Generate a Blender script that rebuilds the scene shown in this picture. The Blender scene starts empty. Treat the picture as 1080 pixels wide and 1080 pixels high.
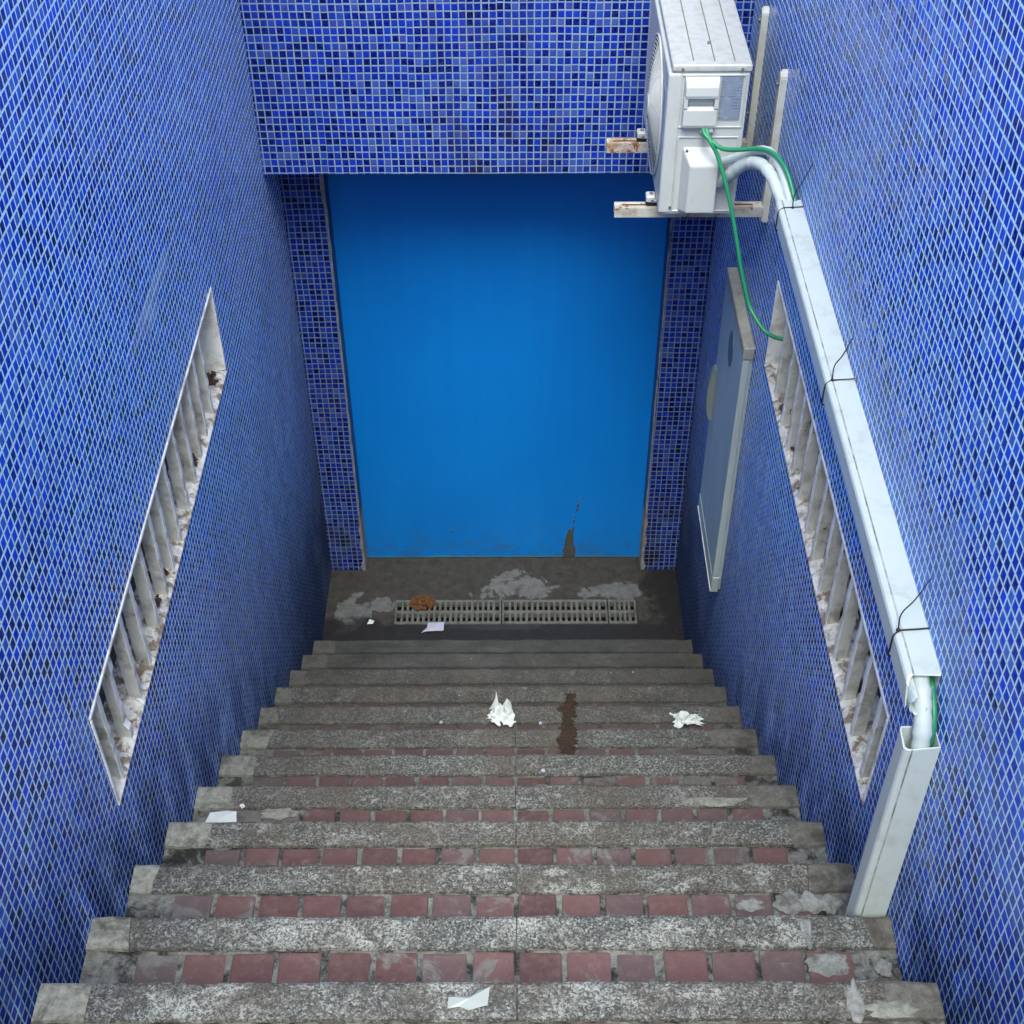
import bpy, bmesh, math, random
from mathutils import Vector, Matrix, noise
random.seed(7)
S = bpy.context.scene
COL = S.collection
R = math.radians

# ------------------------------------------------------------------ dimensions (metres)
H = 0.836                  # half width of the stairwell
T0Y, TR, RS = 1.348, 0.26866, 0.18604    # first nosing, tread, riser
def nosY(n): return T0Y + n * TR
def nosZ(n): return (12 - n) * RS
YL = 4.653                 # face of the lintel wall
YP = 4.966                 # face of the piers
YD = 5.054                 # face of the door
ZL = 2.169                 # underside of lintel
TOP = 4.15                 # top of walls, raised out of view to darken the stairwell
PAV = nosZ(-4)             # street level
SEAM = 0.053

# ------------------------------------------------------------------ node helpers
def newmat(name):
    m = bpy.data.materials.new(name); m.use_nodes = True
    nt = m.node_tree; nt.nodes.clear()
    out = nt.nodes.new('ShaderNodeOutputMaterial')
    b = nt.nodes.new('ShaderNodeBsdfPrincipled')
    nt.links.new(b.outputs[0], out.inputs[0])
    return m, nt, b
class N:
    """small wrapper for building node graphs"""
    def __init__(s, nt): s.nt = nt
    def node(s, t, **kw):
        n = s.nt.nodes.new(t)
        for k, v in kw.items(): setattr(n, k, v)
        return n
    def put(s, sock, v):
        if isinstance(v, bpy.types.NodeSocket): s.nt.links.new(v, sock)
        elif v is not None: sock.default_value = v
    def math(s, op, a, b=None, c=None, clamp=False):
        n = s.node('ShaderNodeMath', operation=op, use_clamp=clamp)
        s.put(n.inputs[0], a)
        if b is not None: s.put(n.inputs[1], b)
        if c is not None: s.put(n.inputs[2], c)
        return n.outputs[0]
    def vmath(s, op, a, b=None, scale=None):
        n = s.node('ShaderNodeVectorMath', operation=op)
        s.put(n.inputs[0], a)
        if b is not None: s.put(n.inputs[1], b)
        if scale is not None: s.put(n.inputs['Scale'], scale)
        return n.outputs[0]
    def obj(s): return s.node('ShaderNodeTexCoord').outputs['Object']
    def pos(s): return s.node('ShaderNodeNewGeometry').outputs['Position']
    def island(s): return s.node('ShaderNodeNewGeometry').outputs['Random Per Island']
    def sep(s, v):
        n = s.node('ShaderNodeSeparateXYZ'); s.put(n.inputs[0], v); return n.outputs
    def comb(s, x, y, z=0.0):
        n = s.node('ShaderNodeCombineXYZ'); s.put(n.inputs[0], x); s.put(n.inputs[1], y); s.put(n.inputs[2], z); return n.outputs[0]
    def noise(s, v, scale, detail=4, rough=.55, dist=0.0):
        n = s.node('ShaderNodeTexNoise'); s.put(n.inputs['Vector'], v)
        n.inputs['Scale'].default_value = scale; n.inputs['Detail'].default_value = detail
        n.inputs['Roughness'].default_value = rough; n.inputs['Distortion'].default_value = dist
        return n.outputs['Fac']
    def noisec(s, v, scale, detail=2):
        n = s.node('ShaderNodeTexNoise'); s.put(n.inputs['Vector'], v)
        n.inputs['Scale'].default_value = scale; n.inputs['Detail'].default_value = detail
        return n.outputs['Color']
    def white(s, v, out='Value'):
        n = s.node('ShaderNodeTexWhiteNoise', noise_dimensions='3D'); s.put(n.inputs['Vector'], v); return n.outputs[out]
    def voro(s, v, scale, feature='F1', out='Distance', rnd=1.0):
        n = s.node('ShaderNodeTexVoronoi', feature=feature); s.put(n.inputs['Vector'], v)
        n.inputs['Scale'].default_value = scale; n.inputs['Randomness'].default_value = rnd
        return n.outputs[out]
    def ramp(s, f, stops, interp='LINEAR'):
        n = s.node('ShaderNodeValToRGB'); s.put(n.inputs[0], f)
        cr = n.color_ramp; cr.interpolation = interp
        while len(cr.elements) < len(stops): cr.elements.new(.5)
        for e, (p, c) in zip(cr.elements, stops):
            e.position = p
            e.color = (c, c, c, 1) if not hasattr(c, '__len__') else (*c, 1)
        return n.outputs[0]
    def step(s, f, lo, hi):
        n = s.node('ShaderNodeMapRange', interpolation_type='SMOOTHSTEP'); s.put(n.inputs[0], f)
        n.inputs[1].default_value = lo; n.inputs[2].default_value = hi
        return n.outputs[0]
    def mix(s, f, a, b, mode='MIX'):
        n = s.node('ShaderNodeMix', data_type='RGBA', blend_type=mode)
        s.put(n.inputs[0], f)
        for i, v in ((6, a), (7, b)):
            if isinstance(v, (tuple, list)): v = (*v, 1) if len(v) == 3 else v
            s.put(n.inputs[i], v)
        return n.outputs[2]
    def bump(s, h, strength=.3, dist=.01, normal=None):
        n = s.node('ShaderNodeBump'); s.put(n.inputs['Height'], h)
        n.inputs['Strength'].default_value = strength; n.inputs['Distance'].default_value = dist
        if normal is not None: s.put(n.inputs['Normal'], normal)
        return n.outputs[0]

# ------------------------------------------------------------------ materials
def mat_mosaic(name, axis, stairs=False, tint=0.0, pier=False, gk=1.0, tk=1.0, gw=0.0, side=0):
    m, nt, b = newmat(name); g = N(nt)
    P = g.pos(); sx = g.sep(P)
    u0 = sx[axis]; v0 = sx[2]
    wob = g.sep(g.noisec(P, 2.2, 2))
    u = g.math('ADD', u0, g.math('MULTIPLY', g.math('SUBTRACT', wob[0], .5), .012))
    v = g.math('ADD', v0, g.math('MULTIPLY', g.math('SUBTRACT', wob[1], .5), .012))
    p = 0.025
    iu0 = g.math('FLOOR', g.math('DIVIDE', u, p)); iv0 = g.math('FLOOR', g.math('DIVIDE', v, p))
    # each sheet of 12 x 12 pieces was laid a little off
    sh = g.white(g.comb(g.math('FLOOR', g.math('DIVIDE', iu0, 12.0)), g.math('FLOOR', g.math('DIVIDE', iv0, 12.0)), 3.0), 'Color')
    shs = g.sep(sh)
    rowj = g.white(g.comb(iv0, 1.0, 9.0)); colj = g.white(g.comb(iu0, 2.0, 5.0))
    us = g.math('ADD', g.math('DIVIDE', u, p), g.math('MULTIPLY', shs[0], .10))
    vs = g.math('ADD', g.math('DIVIDE', v, p), g.math('MULTIPLY', shs[1], .10))
    iu = g.math('FLOOR', us); iv = g.math('FLOOR', vs)
    cell = g.comb(iu, iv, float(axis) + tint)
    wc = g.sep(g.white(cell, 'Color'))
    fu = g.math('FRACT', us); fv = g.math('FRACT', vs)
    fu = g.math('ADD', fu, g.math('MULTIPLY', g.math('SUBTRACT', wc[0], .5), .05))
    fv = g.math('ADD', fv, g.math('MULTIPLY', g.math('SUBTRACT', wc[1], .5), .05))
    eu = g.math('MINIMUM', fu, g.math('SUBTRACT', 1.0, fu)); ev = g.math('MINIMUM', fv, g.math('SUBTRACT', 1.0, fv))
    e = g.math('MINIMUM', eu, ev)
    tile = g.step(e, .060 + gw, .100 + gw)              # 1 on the glass, 0 on grout
    big = g.noise(P, 1.3, 3); mid = g.noise(P, 4.5, 3)
    val = g.white(g.comb(iu, iv, 17.0 + axis))
    val = g.math('ADD', val, g.math('MULTIPLY', g.math('SUBTRACT', mid, .5), .55))
    val = g.math('ADD', val, g.math('MULTIPLY', g.math('SUBTRACT', big, .5), .5), clamp=True)
    col = g.ramp(val, [(0.0, (.001, .002, .085)), (.10, (.002, .005, .21)), (.26, (.004, .018, .33)), (.40, (.006, .036, .50)),
                       (.54, (.012, .085, .54)), (.68, (.010, .060, .78)), (.80, (.035, .16, .66)), (.90, (.080, .15, .58)), (1.0, (.10, .27, .66))], 'LINEAR')
    sw = g.noise(g.vmath('ADD', P, g.vmath('SCALE', cell, scale=.37)), 95, 3, .6, .8)
    col = g.mix(g.step(sw, .35, .75), col, g.mix(.4, col, (.05, .20, .85)))
    # mineral film and grime with shapes of their own
    film = g.step(g.noise(g.vmath('MULTIPLY', P, (3.0, 3.0, .55)), 2.6, 5, .62, .4), .58, .82)
    film = g.math('MULTIPLY', film, .26)
    grime_shade = g.step(g.noise(P, 3.1, 6, .68, .3), .60, .80)
    grime_shade = g.math('MULTIPLY', grime_shade, .26)
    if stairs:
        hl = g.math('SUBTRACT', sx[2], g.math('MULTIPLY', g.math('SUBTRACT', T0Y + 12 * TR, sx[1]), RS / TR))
        low = g.math('MAXIMUM', g.math('SUBTRACT', 1.0, g.step(hl, -.05, .50)), g.math('MULTIPLY', g.math('SUBTRACT', 1.0, g.step(sx[2], .2, 2.3)), .8))  # dirt along the stair line, plus painted shade lower down the wall
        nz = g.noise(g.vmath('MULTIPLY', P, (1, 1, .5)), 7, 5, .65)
        grime_shade = g.math('ADD', grime_shade, g.math('MULTIPLY', low, g.step(nz, .22, .60)), clamp=True)
        grime_shade = g.math('MULTIPLY', grime_shade, .86)
        deep_shade = g.math('SUBTRACT', 1.0, g.step(g.math('ADD', sx[2], g.math('MULTIPLY', nz, .5)), .5, 1.9))  # shade at the bottom of the stairwell, painted into tile and grout
        grime_shade = g.math('MAXIMUM', grime_shade, g.math('MULTIPLY', deep_shade, .97))
    if pier:
        low = g.math('SUBTRACT', 1.0, g.step(sx[2], .0, .7))
        nz = g.noise(P, 8, 5, .65)
        grime_shade = g.math('ADD', grime_shade, g.math('MULTIPLY', low, g.step(nz, .38, .7)), clamp=True)
    if not stairs and not pier:
        # grey run-off down the middle of the lintel
        cx = g.math('ABSOLUTE', g.math('SUBTRACT', sx[0], -.02))
        band = g.math('SUBTRACT', 1.0, g.step(cx, .02, .34))
        nz = g.noise(g.vmath('MULTIPLY', P, (2.4, 1, .7)), 5, 5, .65)
        low = g.math('SUBTRACT', 1.0, g.step(sx[2], ZL, ZL + .45))
        grime_shade = g.math('ADD', grime_shade, g.math('MULTIPLY', g.math('MULTIPLY', band, g.step(nz, .40, .65)), g.math('ADD', .25, g.math('MULTIPLY', low, .6))), clamp=True)
    if side:
        ny = g.noise(P, 10, 6, .7, .4); ns = g.noise(P, 3.0, 4, .6)
        def blot(y0, z0, ry, rz, amt, rag=2.0):
            dd = g.vmath('MULTIPLY', g.vmath('SUBTRACT', P, (0, y0, z0)), (0, 1 / ry, 1 / rz))
            ln = g.node('ShaderNodeVectorMath', operation='LENGTH'); g.put(ln.inputs[0], dd)
            return g.math('MULTIPLY', g.math('SUBTRACT', 1.0, g.step(g.math('ADD', ln.outputs['Value'], g.math('MULTIPLY', g.math('SUBTRACT', ny, .5), rag)), .35, 1.0)), amt)
        if side < 0:
            bl_ = [blot(3.02, 2.68, .34, .035, .85), blot(2.98, 2.64, .10, .03, .9), blot(1.86, 2.35, .06, .10, .45), blot(2.62, 1.55, .03, .25, .5, 1.2), blot(1.75, 2.02, .10, .16, .45)]
        else:
            band = g.math('MULTIPLY', g.step(sx[2], 2.60, 2.66), g.math('SUBTRACT', 1.0, g.step(g.math('ADD', sx[2], g.math('MULTIPLY', ns, .25)), 2.78, 2.98)))  # pale sheen above the trunking, painted in with the film colour
            bl_ = [g.math('MULTIPLY', band, .52), blot(1.96, 1.93, .03, .07, .8, 1.2), blot(1.86, 2.80, .12, .12, .5)]
        for q_ in bl_: film = g.math('MAXIMUM', film, q_)
    col = g.mix(film, col, (.26, .38, .60))
    col = g.mix(grime_shade, col, (.009, .018, .060) if stairs else (.024, .036, .072))
    gn = g.noise(P, 30, 4)
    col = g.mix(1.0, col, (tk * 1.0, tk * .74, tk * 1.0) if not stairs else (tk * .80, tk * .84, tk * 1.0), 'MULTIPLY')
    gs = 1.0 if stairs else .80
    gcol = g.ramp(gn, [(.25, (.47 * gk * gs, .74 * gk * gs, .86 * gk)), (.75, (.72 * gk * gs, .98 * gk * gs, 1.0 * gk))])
    gcol = g.mix(g.math('MULTIPLY', grime_shade, .92), gcol, (.045, .068, .115) if stairs else (.13, .15, .17))
    gm = g.step(g.noise(P, 1.7, 4, .6), .52, .68)
    gcol = g.mix(g.math('MULTIPLY', gm, .40), gcol, (.36 * gk, .48 * gk, .60 * gk))
    # pieces that fell out or are buried under cement
    lost = g.math('MULTIPLY', g.step(g.noise(P, 2.3, 5, .6, .6), .735, .75), 1.0)
    keep = g.math('MULTIPLY', tile, g.math('SUBTRACT', 1.0, lost))
    gcol = g.mix(lost, gcol, g.ramp(gn, [(.2, (.20, .22, .22)), (.8, (.36, .38, .38))]))
    g.put(b.inputs['Base Color'], g.mix(keep, gcol, col))
    rgh = g.math('ADD', .13, g.math('MULTIPLY', g.math('ADD', film, grime_shade), .8))
    rgh = g.math('ADD', rgh, g.math('MULTIPLY', wc[2], .12))
    rgh = g.mix(keep, (.85, .85, .85), g.comb(rgh, rgh, rgh))
    g.put(b.inputs['Roughness'], g.sep(rgh)[0])
    nrm = g.node('ShaderNodeNewGeometry').outputs['Normal']
    tl = g.vmath('SCALE', g.vmath('SUBTRACT', g.white(cell, 'Color'), (.5, .5, .5)), scale=.11)
    tl = g.vmath('SCALE', tl, scale=keep)
    nn = g.vmath('NORMALIZE', g.vmath('ADD', nrm, tl))
    pill = g.step(e, .04, .22)
    hgt = g.math('ADD', pill, g.math('MULTIPLY', sw, .12))
    g.put(b.inputs['Normal'], g.bump(hgt, .55, .0016, nn))
    b.inputs['IOR'].default_value = 1.5; g.put(b.inputs['Specular IOR Level'], g.math('MULTIPLY', .27, g.math('SUBTRACT', 1.0, g.math('MULTIPLY', grime_shade, .9))))
    return m

def mat_granite():
    m, nt, b = newmat('granite'); g = N(nt)
    P = g.pos()
    jit = g.vmath('SCALE', g.noisec(P, 60, 2), scale=.012)
    Q = g.vmath('ADD', P, jit)
    c = g.sep(g.voro(Q, 290, out='Color'))[0]
    f = g.noise(P, 170, 6, .8)
    w = g.math('ADD', g.math('MULTIPLY', c, .5), g.math('MULTIPLY', f, .62))
    col = g.ramp(w, [(.24, (.016, .017, .017)), (.42, (.044, .047, .045)), (.56, (.080, .086, .082)), (.70, (.14, .152, .143)), (.86, (.34, .365, .33))])
    bl = g.noise(P, 48, 5, .7, .5); bl2 = g.noise(g.vmath('ADD', P, (3, 1, 0)), 20, 5, .7, .4)
    col = g.mix(g.math('MULTIPLY', g.step(bl, .56, .66), .6), col, (.38, .41, .36))
    col = g.mix(g.math('MULTIPLY', g.step(bl2, .54, .64), .55), col, (.040, .041, .038))
    # worn pale areas
    z = g.sep(P)[2]
    pale = g.math('MULTIPLY', g.step(g.noise(P, 9, 6, .7, .4), .50, .68), g.step(z, 1.3, 2.05))
    col = g.mix(g.math('MULTIPLY', pale, g.step(f, .46, .62)), col, (.46, .485, .445))
    dirt = g.step(g.noise(P, 3.6, 6, .68, .3), .42, .68)
    col = g.mix(g.math('MULTIPLY', dirt, .62), col, g.mix(g.noise(P, 12, 4), (.034, .028, .020), (.078, .068, .050)))
    brn = g.step(g.noise(g.vmath('ADD', P, (7, 2, 0)), 2.1, 6, .7, .4), .40, .64)
    col = g.mix(g.math('MULTIPLY', brn, .55), col, g.mix(g.step(f, .4, .6), (.026, .020, .014), (.125, .108, .080)))
    wp = g.step(g.noise(g.vmath('ADD', g.vmath('MULTIPLY', P, (1, 1.6, 1)), (1, 5, 0)), 6.5, 7, .72, .6), .53, .62)
    col = g.mix(g.math('MULTIPLY', g.math('MULTIPLY', wp, .48), g.step(z, 1.2, 1.9)), col, g.mix(g.step(w, .38, .66), (.10, .11, .102), (.46, .49, .45)))
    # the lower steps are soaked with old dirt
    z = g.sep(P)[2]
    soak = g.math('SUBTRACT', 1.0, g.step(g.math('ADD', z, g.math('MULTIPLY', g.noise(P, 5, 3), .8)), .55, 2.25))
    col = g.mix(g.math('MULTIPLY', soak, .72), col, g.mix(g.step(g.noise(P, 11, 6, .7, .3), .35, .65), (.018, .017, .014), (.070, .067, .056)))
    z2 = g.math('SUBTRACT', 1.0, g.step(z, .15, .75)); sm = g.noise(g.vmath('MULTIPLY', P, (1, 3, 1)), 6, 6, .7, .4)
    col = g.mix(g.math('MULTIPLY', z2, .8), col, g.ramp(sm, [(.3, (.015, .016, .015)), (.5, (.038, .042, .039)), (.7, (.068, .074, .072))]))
    spot = g.math('SUBTRACT', 1.0, g.step(g.voro(P, 17), .05, .075))
    col = g.mix(g.math('MULTIPLY', spot, g.step(g.noise(P, 6, 2), .55, .62)), col, (.33, .33, .30))
    g.put(b.inputs['Base Color'], col)
    b.inputs['Roughness'].default_value = .78
    g.put(b.inputs['Normal'], g.bump(g.math('ADD', w, g.math('MULTIPLY', g.noise(P, 22, 4), 1.2)), .55, .003))
    return m

def mat_brick():
    m, nt, b = newmat('red_paver'); g = N(nt)
    P = g.pos(); r = g.island()
    col = g.ramp(r, [(0, (.068, .036, .035)), (.3, (.098, .047, .045)), (.6, (.120, .063, .060)), (.8, (.082, .062, .064)), (1, (.098, .076, .076))])
    n1 = g.noise(P, 38, 5, .7)
    col = g.mix(g.step(n1, .40, .75), col, g.mix(.5, col, (.17, .115, .108)))
    sm = g.noise(P, 8, 6, .68, .6)
    smear = g.step(g.math('ADD', sm, g.math('MULTIPLY', r, .10)), .60, .68)
    col = g.mix(g.math('MULTIPLY', smear, .8), col, g.ramp(n1, [(.2, (.07, .073, .068)), (.8, (.22, .225, .21))]))
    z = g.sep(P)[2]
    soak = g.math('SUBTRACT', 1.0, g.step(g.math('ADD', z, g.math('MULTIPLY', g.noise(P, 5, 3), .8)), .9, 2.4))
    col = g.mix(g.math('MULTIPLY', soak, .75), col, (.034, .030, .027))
    dk = g.step(g.noise(P, 60, 4, .7), .62, .72)
    col = g.mix(g.math('MULTIPLY', dk, .6), col, (.05, .03, .03))
    g.put(b.inputs['Base Color'], col)
    b.inputs['Roughness'].default_value = .8
    g.put(b.inputs['Normal'], g.bump(n1, .5, .003))
    return m

def mat_cement(name, lo, hi, dark=(.05, .047, .042), dirt=.5, sc=1.0, soak=True, thr=.45):
    m, nt, b = newmat(name); g = N(nt)
    P = g.pos()
    n = g.noise(P, 24 * sc, 6, .7)
    col = g.ramp(n, [(.25, lo), (.75, hi)])
    d = g.step(g.noise(P, 5.5 * sc, 6, .7, .5), thr, thr + .2)
    col = g.mix(g.math('MULTIPLY', d, dirt), col, dark)
    fine = g.noise(P, 190, 3, .7)
    col = g.mix(g.math('MULTIPLY', g.step(fine, .55, .8), .5), col, g.mix(.5, col, (.45, .45, .42)))
    if soak:
        z = g.sep(P)[2]
        sk = g.math('SUBTRACT', 1.0, g.step(g.math('ADD', z, g.math('MULTIPLY', g.noise(P, 5, 3), .8)), .8, 2.3))
        col = g.mix(g.math('MULTIPLY', sk, .78), col, g.mix(g.noise(P, 9, 5), (.020, .020, .018), (.058, .057, .050)))
    g.put(b.inputs['Base Color'], col)
    b.inputs['Roughness'].default_value = .88
    g.put(b.inputs['Normal'], g.bump(g.math('ADD', n, g.math('MULTIPLY', fine, .3)), .6, .006))
    return m

def mat_floor():
    m, nt, b = newmat('landing_concrete'); g = N(nt)
    P = g.pos(); s = g.sep(P)
    n = g.noise(P, 22, 6, .7); f = g.noise(P, 150, 3, .7)
    col = g.ramp(n, [(.25, (.015, .0145, .012)), (.75, (.056, .053, .044))])
    # grey skim patches
    patch = None
    pn = g.noise(P, 8, 6, .66, .4)
    for (px_, py_, rx, ry) in ((.06, 4.84, .16, .10), (.52, 4.81, .17, .06), (-.72, 4.66, .10, .12), (-.58, 4.72, .09, .05), (-.05, 4.575, .20, .025)):
        dd = g.vmath('MULTIPLY', g.vmath('SUBTRACT', P, (px_, py_, 0)), (1 / rx, 1 / ry, 0))
        ln = g.node('ShaderNodeVectorMath', operation='LENGTH'); g.put(ln.inputs[0], dd)
        k = g.math('SUBTRACT', 1.0, g.step(g.math('ADD', ln.outputs['Value'], g.math('MULTIPLY', g.math('SUBTRACT', pn, .5), 3.4)), .82, 1.0))
        patch = k if patch is None else g.math('MAXIMUM', patch, k)
    col = g.mix(g.math('MULTIPLY', patch, .85), col, g.ramp(n, [(.25, (.075, .081, .078)), (.75, (.17, .18, .175))]))
    # oily black ground between grate and stair; right-hand corner also holds painted corner shade
    edge = g.math('ADD', s[1], g.math('MULTIPLY', g.math('SUBTRACT', g.noise(P, 6, 5, .65), .5), .34))
    oil_shade = g.math('SUBTRACT', 1.0, g.step(edge, 4.60, 4.66))
    ex = g.math('ADD', s[0], g.math('MULTIPLY', g.math('SUBTRACT', g.noise(P, 5, 5, .65), .5), .5))
    oil_shade = g.math('MAXIMUM', oil_shade, g.step(ex, .66, .74))
    col = g.mix(g.math('MULTIPLY', oil_shade, .85), col, g.ramp(n, [(.2, (.003, .0028, .0028)), (.8, (.012, .0105, .010))]))
    d = g.step(g.noise(P, 9, 6, .7, .4), .55, .7)
    col = g.mix(g.math('MULTIPLY', d, .75), col, (.012, .011, .009))
    ch = g.step(g.voro(P, 26), .03, .07)
    chm = g.math('MULTIPLY', g.math('SUBTRACT', 1.0, ch), g.step(g.noise(P, 4, 2), .5, .6))
    col = g.mix(g.math('MULTIPLY', chm, .8), col, (.20, .20, .185))
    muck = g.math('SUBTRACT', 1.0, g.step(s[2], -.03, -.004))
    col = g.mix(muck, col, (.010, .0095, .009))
    g.put(b.inputs['Base Color'], col)
    g.put(b.inputs['Roughness'], g.math('SUBTRACT', .85, g.math('MULTIPLY', oil_shade, .25)))
    g.put(b.inputs['Normal'], g.bump(g.math('ADD', n, g.math('MULTIPLY', f, .35)), .7, .008))
    return m

def mat_paint(name, col, rough=.45, dirt=(.35, .33, .28), amount=.25, sc=9.0, thr=.56, streak=False, chips=0.0, chipcol=(.10, .05, .03), bump=.15):
    m, nt, b = newmat(name); g = N(nt)
    P = g.pos()
    V = g.vmath('MULTIPLY', P, (1.0, 1.0, .25)) if streak else P
    n = g.noise(V, sc, 6, .66, .3)
    f = g.noise(P, 130, 3, .6)
    c = g.mix(g.math('MULTIPLY', g.step(n, thr - .1, thr + .16), amount), col, dirt)
    sp = g.step(g.noise(P, 85, 4, .75), .70, .74)
    c = g.mix(g.math('MULTIPLY', sp, amount * 1.6, clamp=True), c, g.mix(.5, dirt, (.05, .04, .03)))
    if chips:
        k = g.step(g.noise(P, 26, 6, .72, .4), .66 - chips, .68 - chips)
        c = g.mix(k, c, g.mix(g.noise(P, 70, 3), chipcol, tuple(min(1, q * 2.2) for q in chipcol)))
    g.put(b.inputs['Base Color'], c)
    b.inputs['Roughness'].default_value = rough
    g.put(b.inputs['Normal'], g.bump(g.math('ADD', g.noise(P, 14, 3), g.math('MULTIPLY', f, .25)), bump, .004))
    return m

def mat_door():
    m, nt, b = newmat('blue_paint'); g = N(nt)
    P = g.pos(); s = g.sep(P)
    roll = g.noise(g.vmath('MULTIPLY', P, (5.0, 1, .35)), 3.0, 4, .6)
    big = g.noise(P, 1.6, 3)
    c = g.ramp(g.math('ADD', g.math('MULTIPLY', roll, .4), g.math('MULTIPLY', big, .6)), [(.3, (.0005, .165, .57)), (.7, (.001, .205, .66))])
    # scuffs and fine runs
    scv = g.step(g.noise(g.vmath('MULTIPLY', P, (34, 1, 3.0)), 1.6, 5, .7), .66, .74)
    c = g.mix(g.math('MULTIPLY', scv, .30), c, (.10, .28, .55))
    lowm = g.math('SUBTRACT', 1.0, g.step(g.math('ADD', s[2], g.math('MULTIPLY', g.noise(P, 7, 4), .3)), .16, .42))
    dirt = g.step(g.noise(P, 13, 6, .72, .4), .44, .62)
    c = g.mix(g.math('MULTIPLY', g.math('MULTIPLY', lowm, dirt), .42), c, (.035, .10, .19))
    spl = g.step(g.noise(P, 42, 5, .75), .715, .73)
    c = g.mix(g.math('MULTIPLY', spl, g.math('ADD', .15, g.math('MULTIPLY', lowm, .7))), c, (.03, .05, .07))
    edge = g.math('SUBTRACT', 1.0, g.step(g.math('ADD', s[2], g.math('MULTIPLY', g.noise(P, 11, 4), .03)), .022, .035))
    c = g.mix(g.math('MULTIPLY', edge, .8), c, (.06, .22, .28))
    g.put(b.inputs['Base Color'], c)
    b.inputs['Roughness'].default_value = .42
    g.put(b.inputs['Normal'], g.bump(g.math('ADD', roll, g.math('MULTIPLY', g.noise(P, 60, 3), .2)), .12, .006))
    return m

def mat_plain(name, col, rough=.5, metallic=0.0, vary=.25, sc=30):
    m, nt, b = newmat(name); g = N(nt)
    P = g.pos()
    n = g.noise(P, sc, 4, .6)
    c = g.mix(n, tuple(q * (1 - vary) for q in col), tuple(min(1, q * (1 + vary)) for q in col))
    g.put(b.inputs['Base Color'], c); b.inputs['Roughness'].default_value = rough; b.inputs['Metallic'].default_value = metallic
    g.put(b.inputs['Normal'], g.bump(n, .1, .002))
    return m

def mat_label():
    m, nt, b = newmat('printed_plate'); g = N(nt)
    P = g.pos(); s = g.sep(P)
    row = g.math('FRACT', g.math('MULTIPLY', s[2], 118.0))
    word = g.noise(g.comb(g.math('MULTIPLY', s[0], 260.0), g.math('FLOOR', g.math('MULTIPLY', s[2], 118.0)), 0.0), 1.0, 2)
    ink = g.math('MULTIPLY', g.math('MULTIPLY', g.step(row, .25, .4), g.math('SUBTRACT', 1.0, g.step(row, .72, .85))), g.step(word, .40, .46))
    c = g.mix(g.math('MULTIPLY', g.math('MULTIPLY', ink, g.step(g.noise(P, 55, 3), .42, .58)), .6), (.20, .25, .33), (.07, .09, .15))
    c = g.mix(g.math('MULTIPLY', g.step(g.noise(P, 40, 4), .5, .7), .3), c, (.42, .46, .52))
    g.put(b.inputs['Base Color'], c); b.inputs['Roughness'].default_value = .35
    return m

M = {}
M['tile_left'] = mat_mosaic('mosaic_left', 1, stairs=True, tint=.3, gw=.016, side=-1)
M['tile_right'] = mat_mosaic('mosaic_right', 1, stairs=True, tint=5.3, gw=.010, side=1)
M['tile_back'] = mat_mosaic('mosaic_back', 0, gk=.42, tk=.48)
M['tile_pier'] = mat_mosaic('mosaic_pier', 0, pier=True, tint=2.0, gk=.30, tk=.40)  # pier copy of the mosaic, darkened for shade under the lintel
M['granite'] = mat_granite()
M['brick'] = mat_brick()
M['mortar'] = mat_cement('mortar', (.06, .062, .055), (.26, .275, .25), dark=(.007, .007, .006), dirt=.97, sc=3.0, thr=.43)
M['brick_edge'] = mat_cement('worn_brick_edge', (.13, .12, .11), (.30, .30, .275), dark=(.10, .05, .048), dirt=.7, sc=2.4)
M['cement_dark'] = mat_cement('dirty_cement', (.060, .058, .048), (.19, .19, .165), dark=(.035, .030, .022), dirt=.7, sc=2.2)
M['cement'] = mat_cement('cement', (.11, .115, .095), (.36, .38, .33), dark=(.055, .052, .042), dirt=.8, sc=2.6)
M['patch'] = mat_cement('patch_cement', (.13, .14, .13), (.33, .355, .335), dirt=.7, sc=3, soak=False)
M['render'] = mat_cement('raw_render', (.14, .145, .14), (.32, .33, .31), dirt=.5, sc=1.5, soak=False)
M['pave'] = mat_cement('paving', (.20, .195, .185), (.30, .295, .28), dirt=.3, sc=.4, soak=False)
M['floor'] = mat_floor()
M['door'] = mat_door()
M['peel'] = mat_cement('peeled_ground', (.035, .045, .042), (.075, .08, .07), dirt=.5, sc=2, soak=False)
M['reveal'] = mat_paint('reveal_paint', (.006, .05, .20), .5, (.08, .09, .10), .6, 12, .54)
M['louvre'] = mat_paint('old_white_paint', (.56, .58, .53), .6, (.17, .155, .12), .75, 13, .54, chips=.02, chipcol=(.035, .025, .018), bump=.4)
M['frame'] = mat_paint('frame_and_skylit_front_paint', (.82, .86, .80), .6, (.30, .26, .18), .65, 14, .52, chips=.0, chipcol=(.07, .05, .03), bump=.4)
M['sill'] = mat_paint('flaking_paint', (.66, .67, .62), .7, (.19, .165, .12), .85, 26, .48, chips=.12, chipcol=(.13, .105, .075), bump=1.0)
M['gap'] = mat_paint('vent_back_grey', (.045, .046, .041), .8, (.04, .038, .034), .7, 10, .5)  # darkened base colour stands in for shade behind the louvres
M['block'] = mat_paint('vent_block', (.30, .32, .30), .7, (.2, .19, .17), .6, 16, .5)  # paler colour stands in for light from openings behind
M['pvc'] = mat_paint('white_trunking', (.52, .605, .585), .34, (.33, .34, .30), .42, 15, .58, bump=.06)
M['ac'] = mat_paint('white_enamel', (.46, .505, .495), .38, (.30, .31, .28), .25, 18, .56, bump=.05)
M['ac_top'] = mat_paint('weathered_enamel', (.43, .465, .45), .42, (.26, .265, .235), .42, 34, .52, bump=.08)
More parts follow.
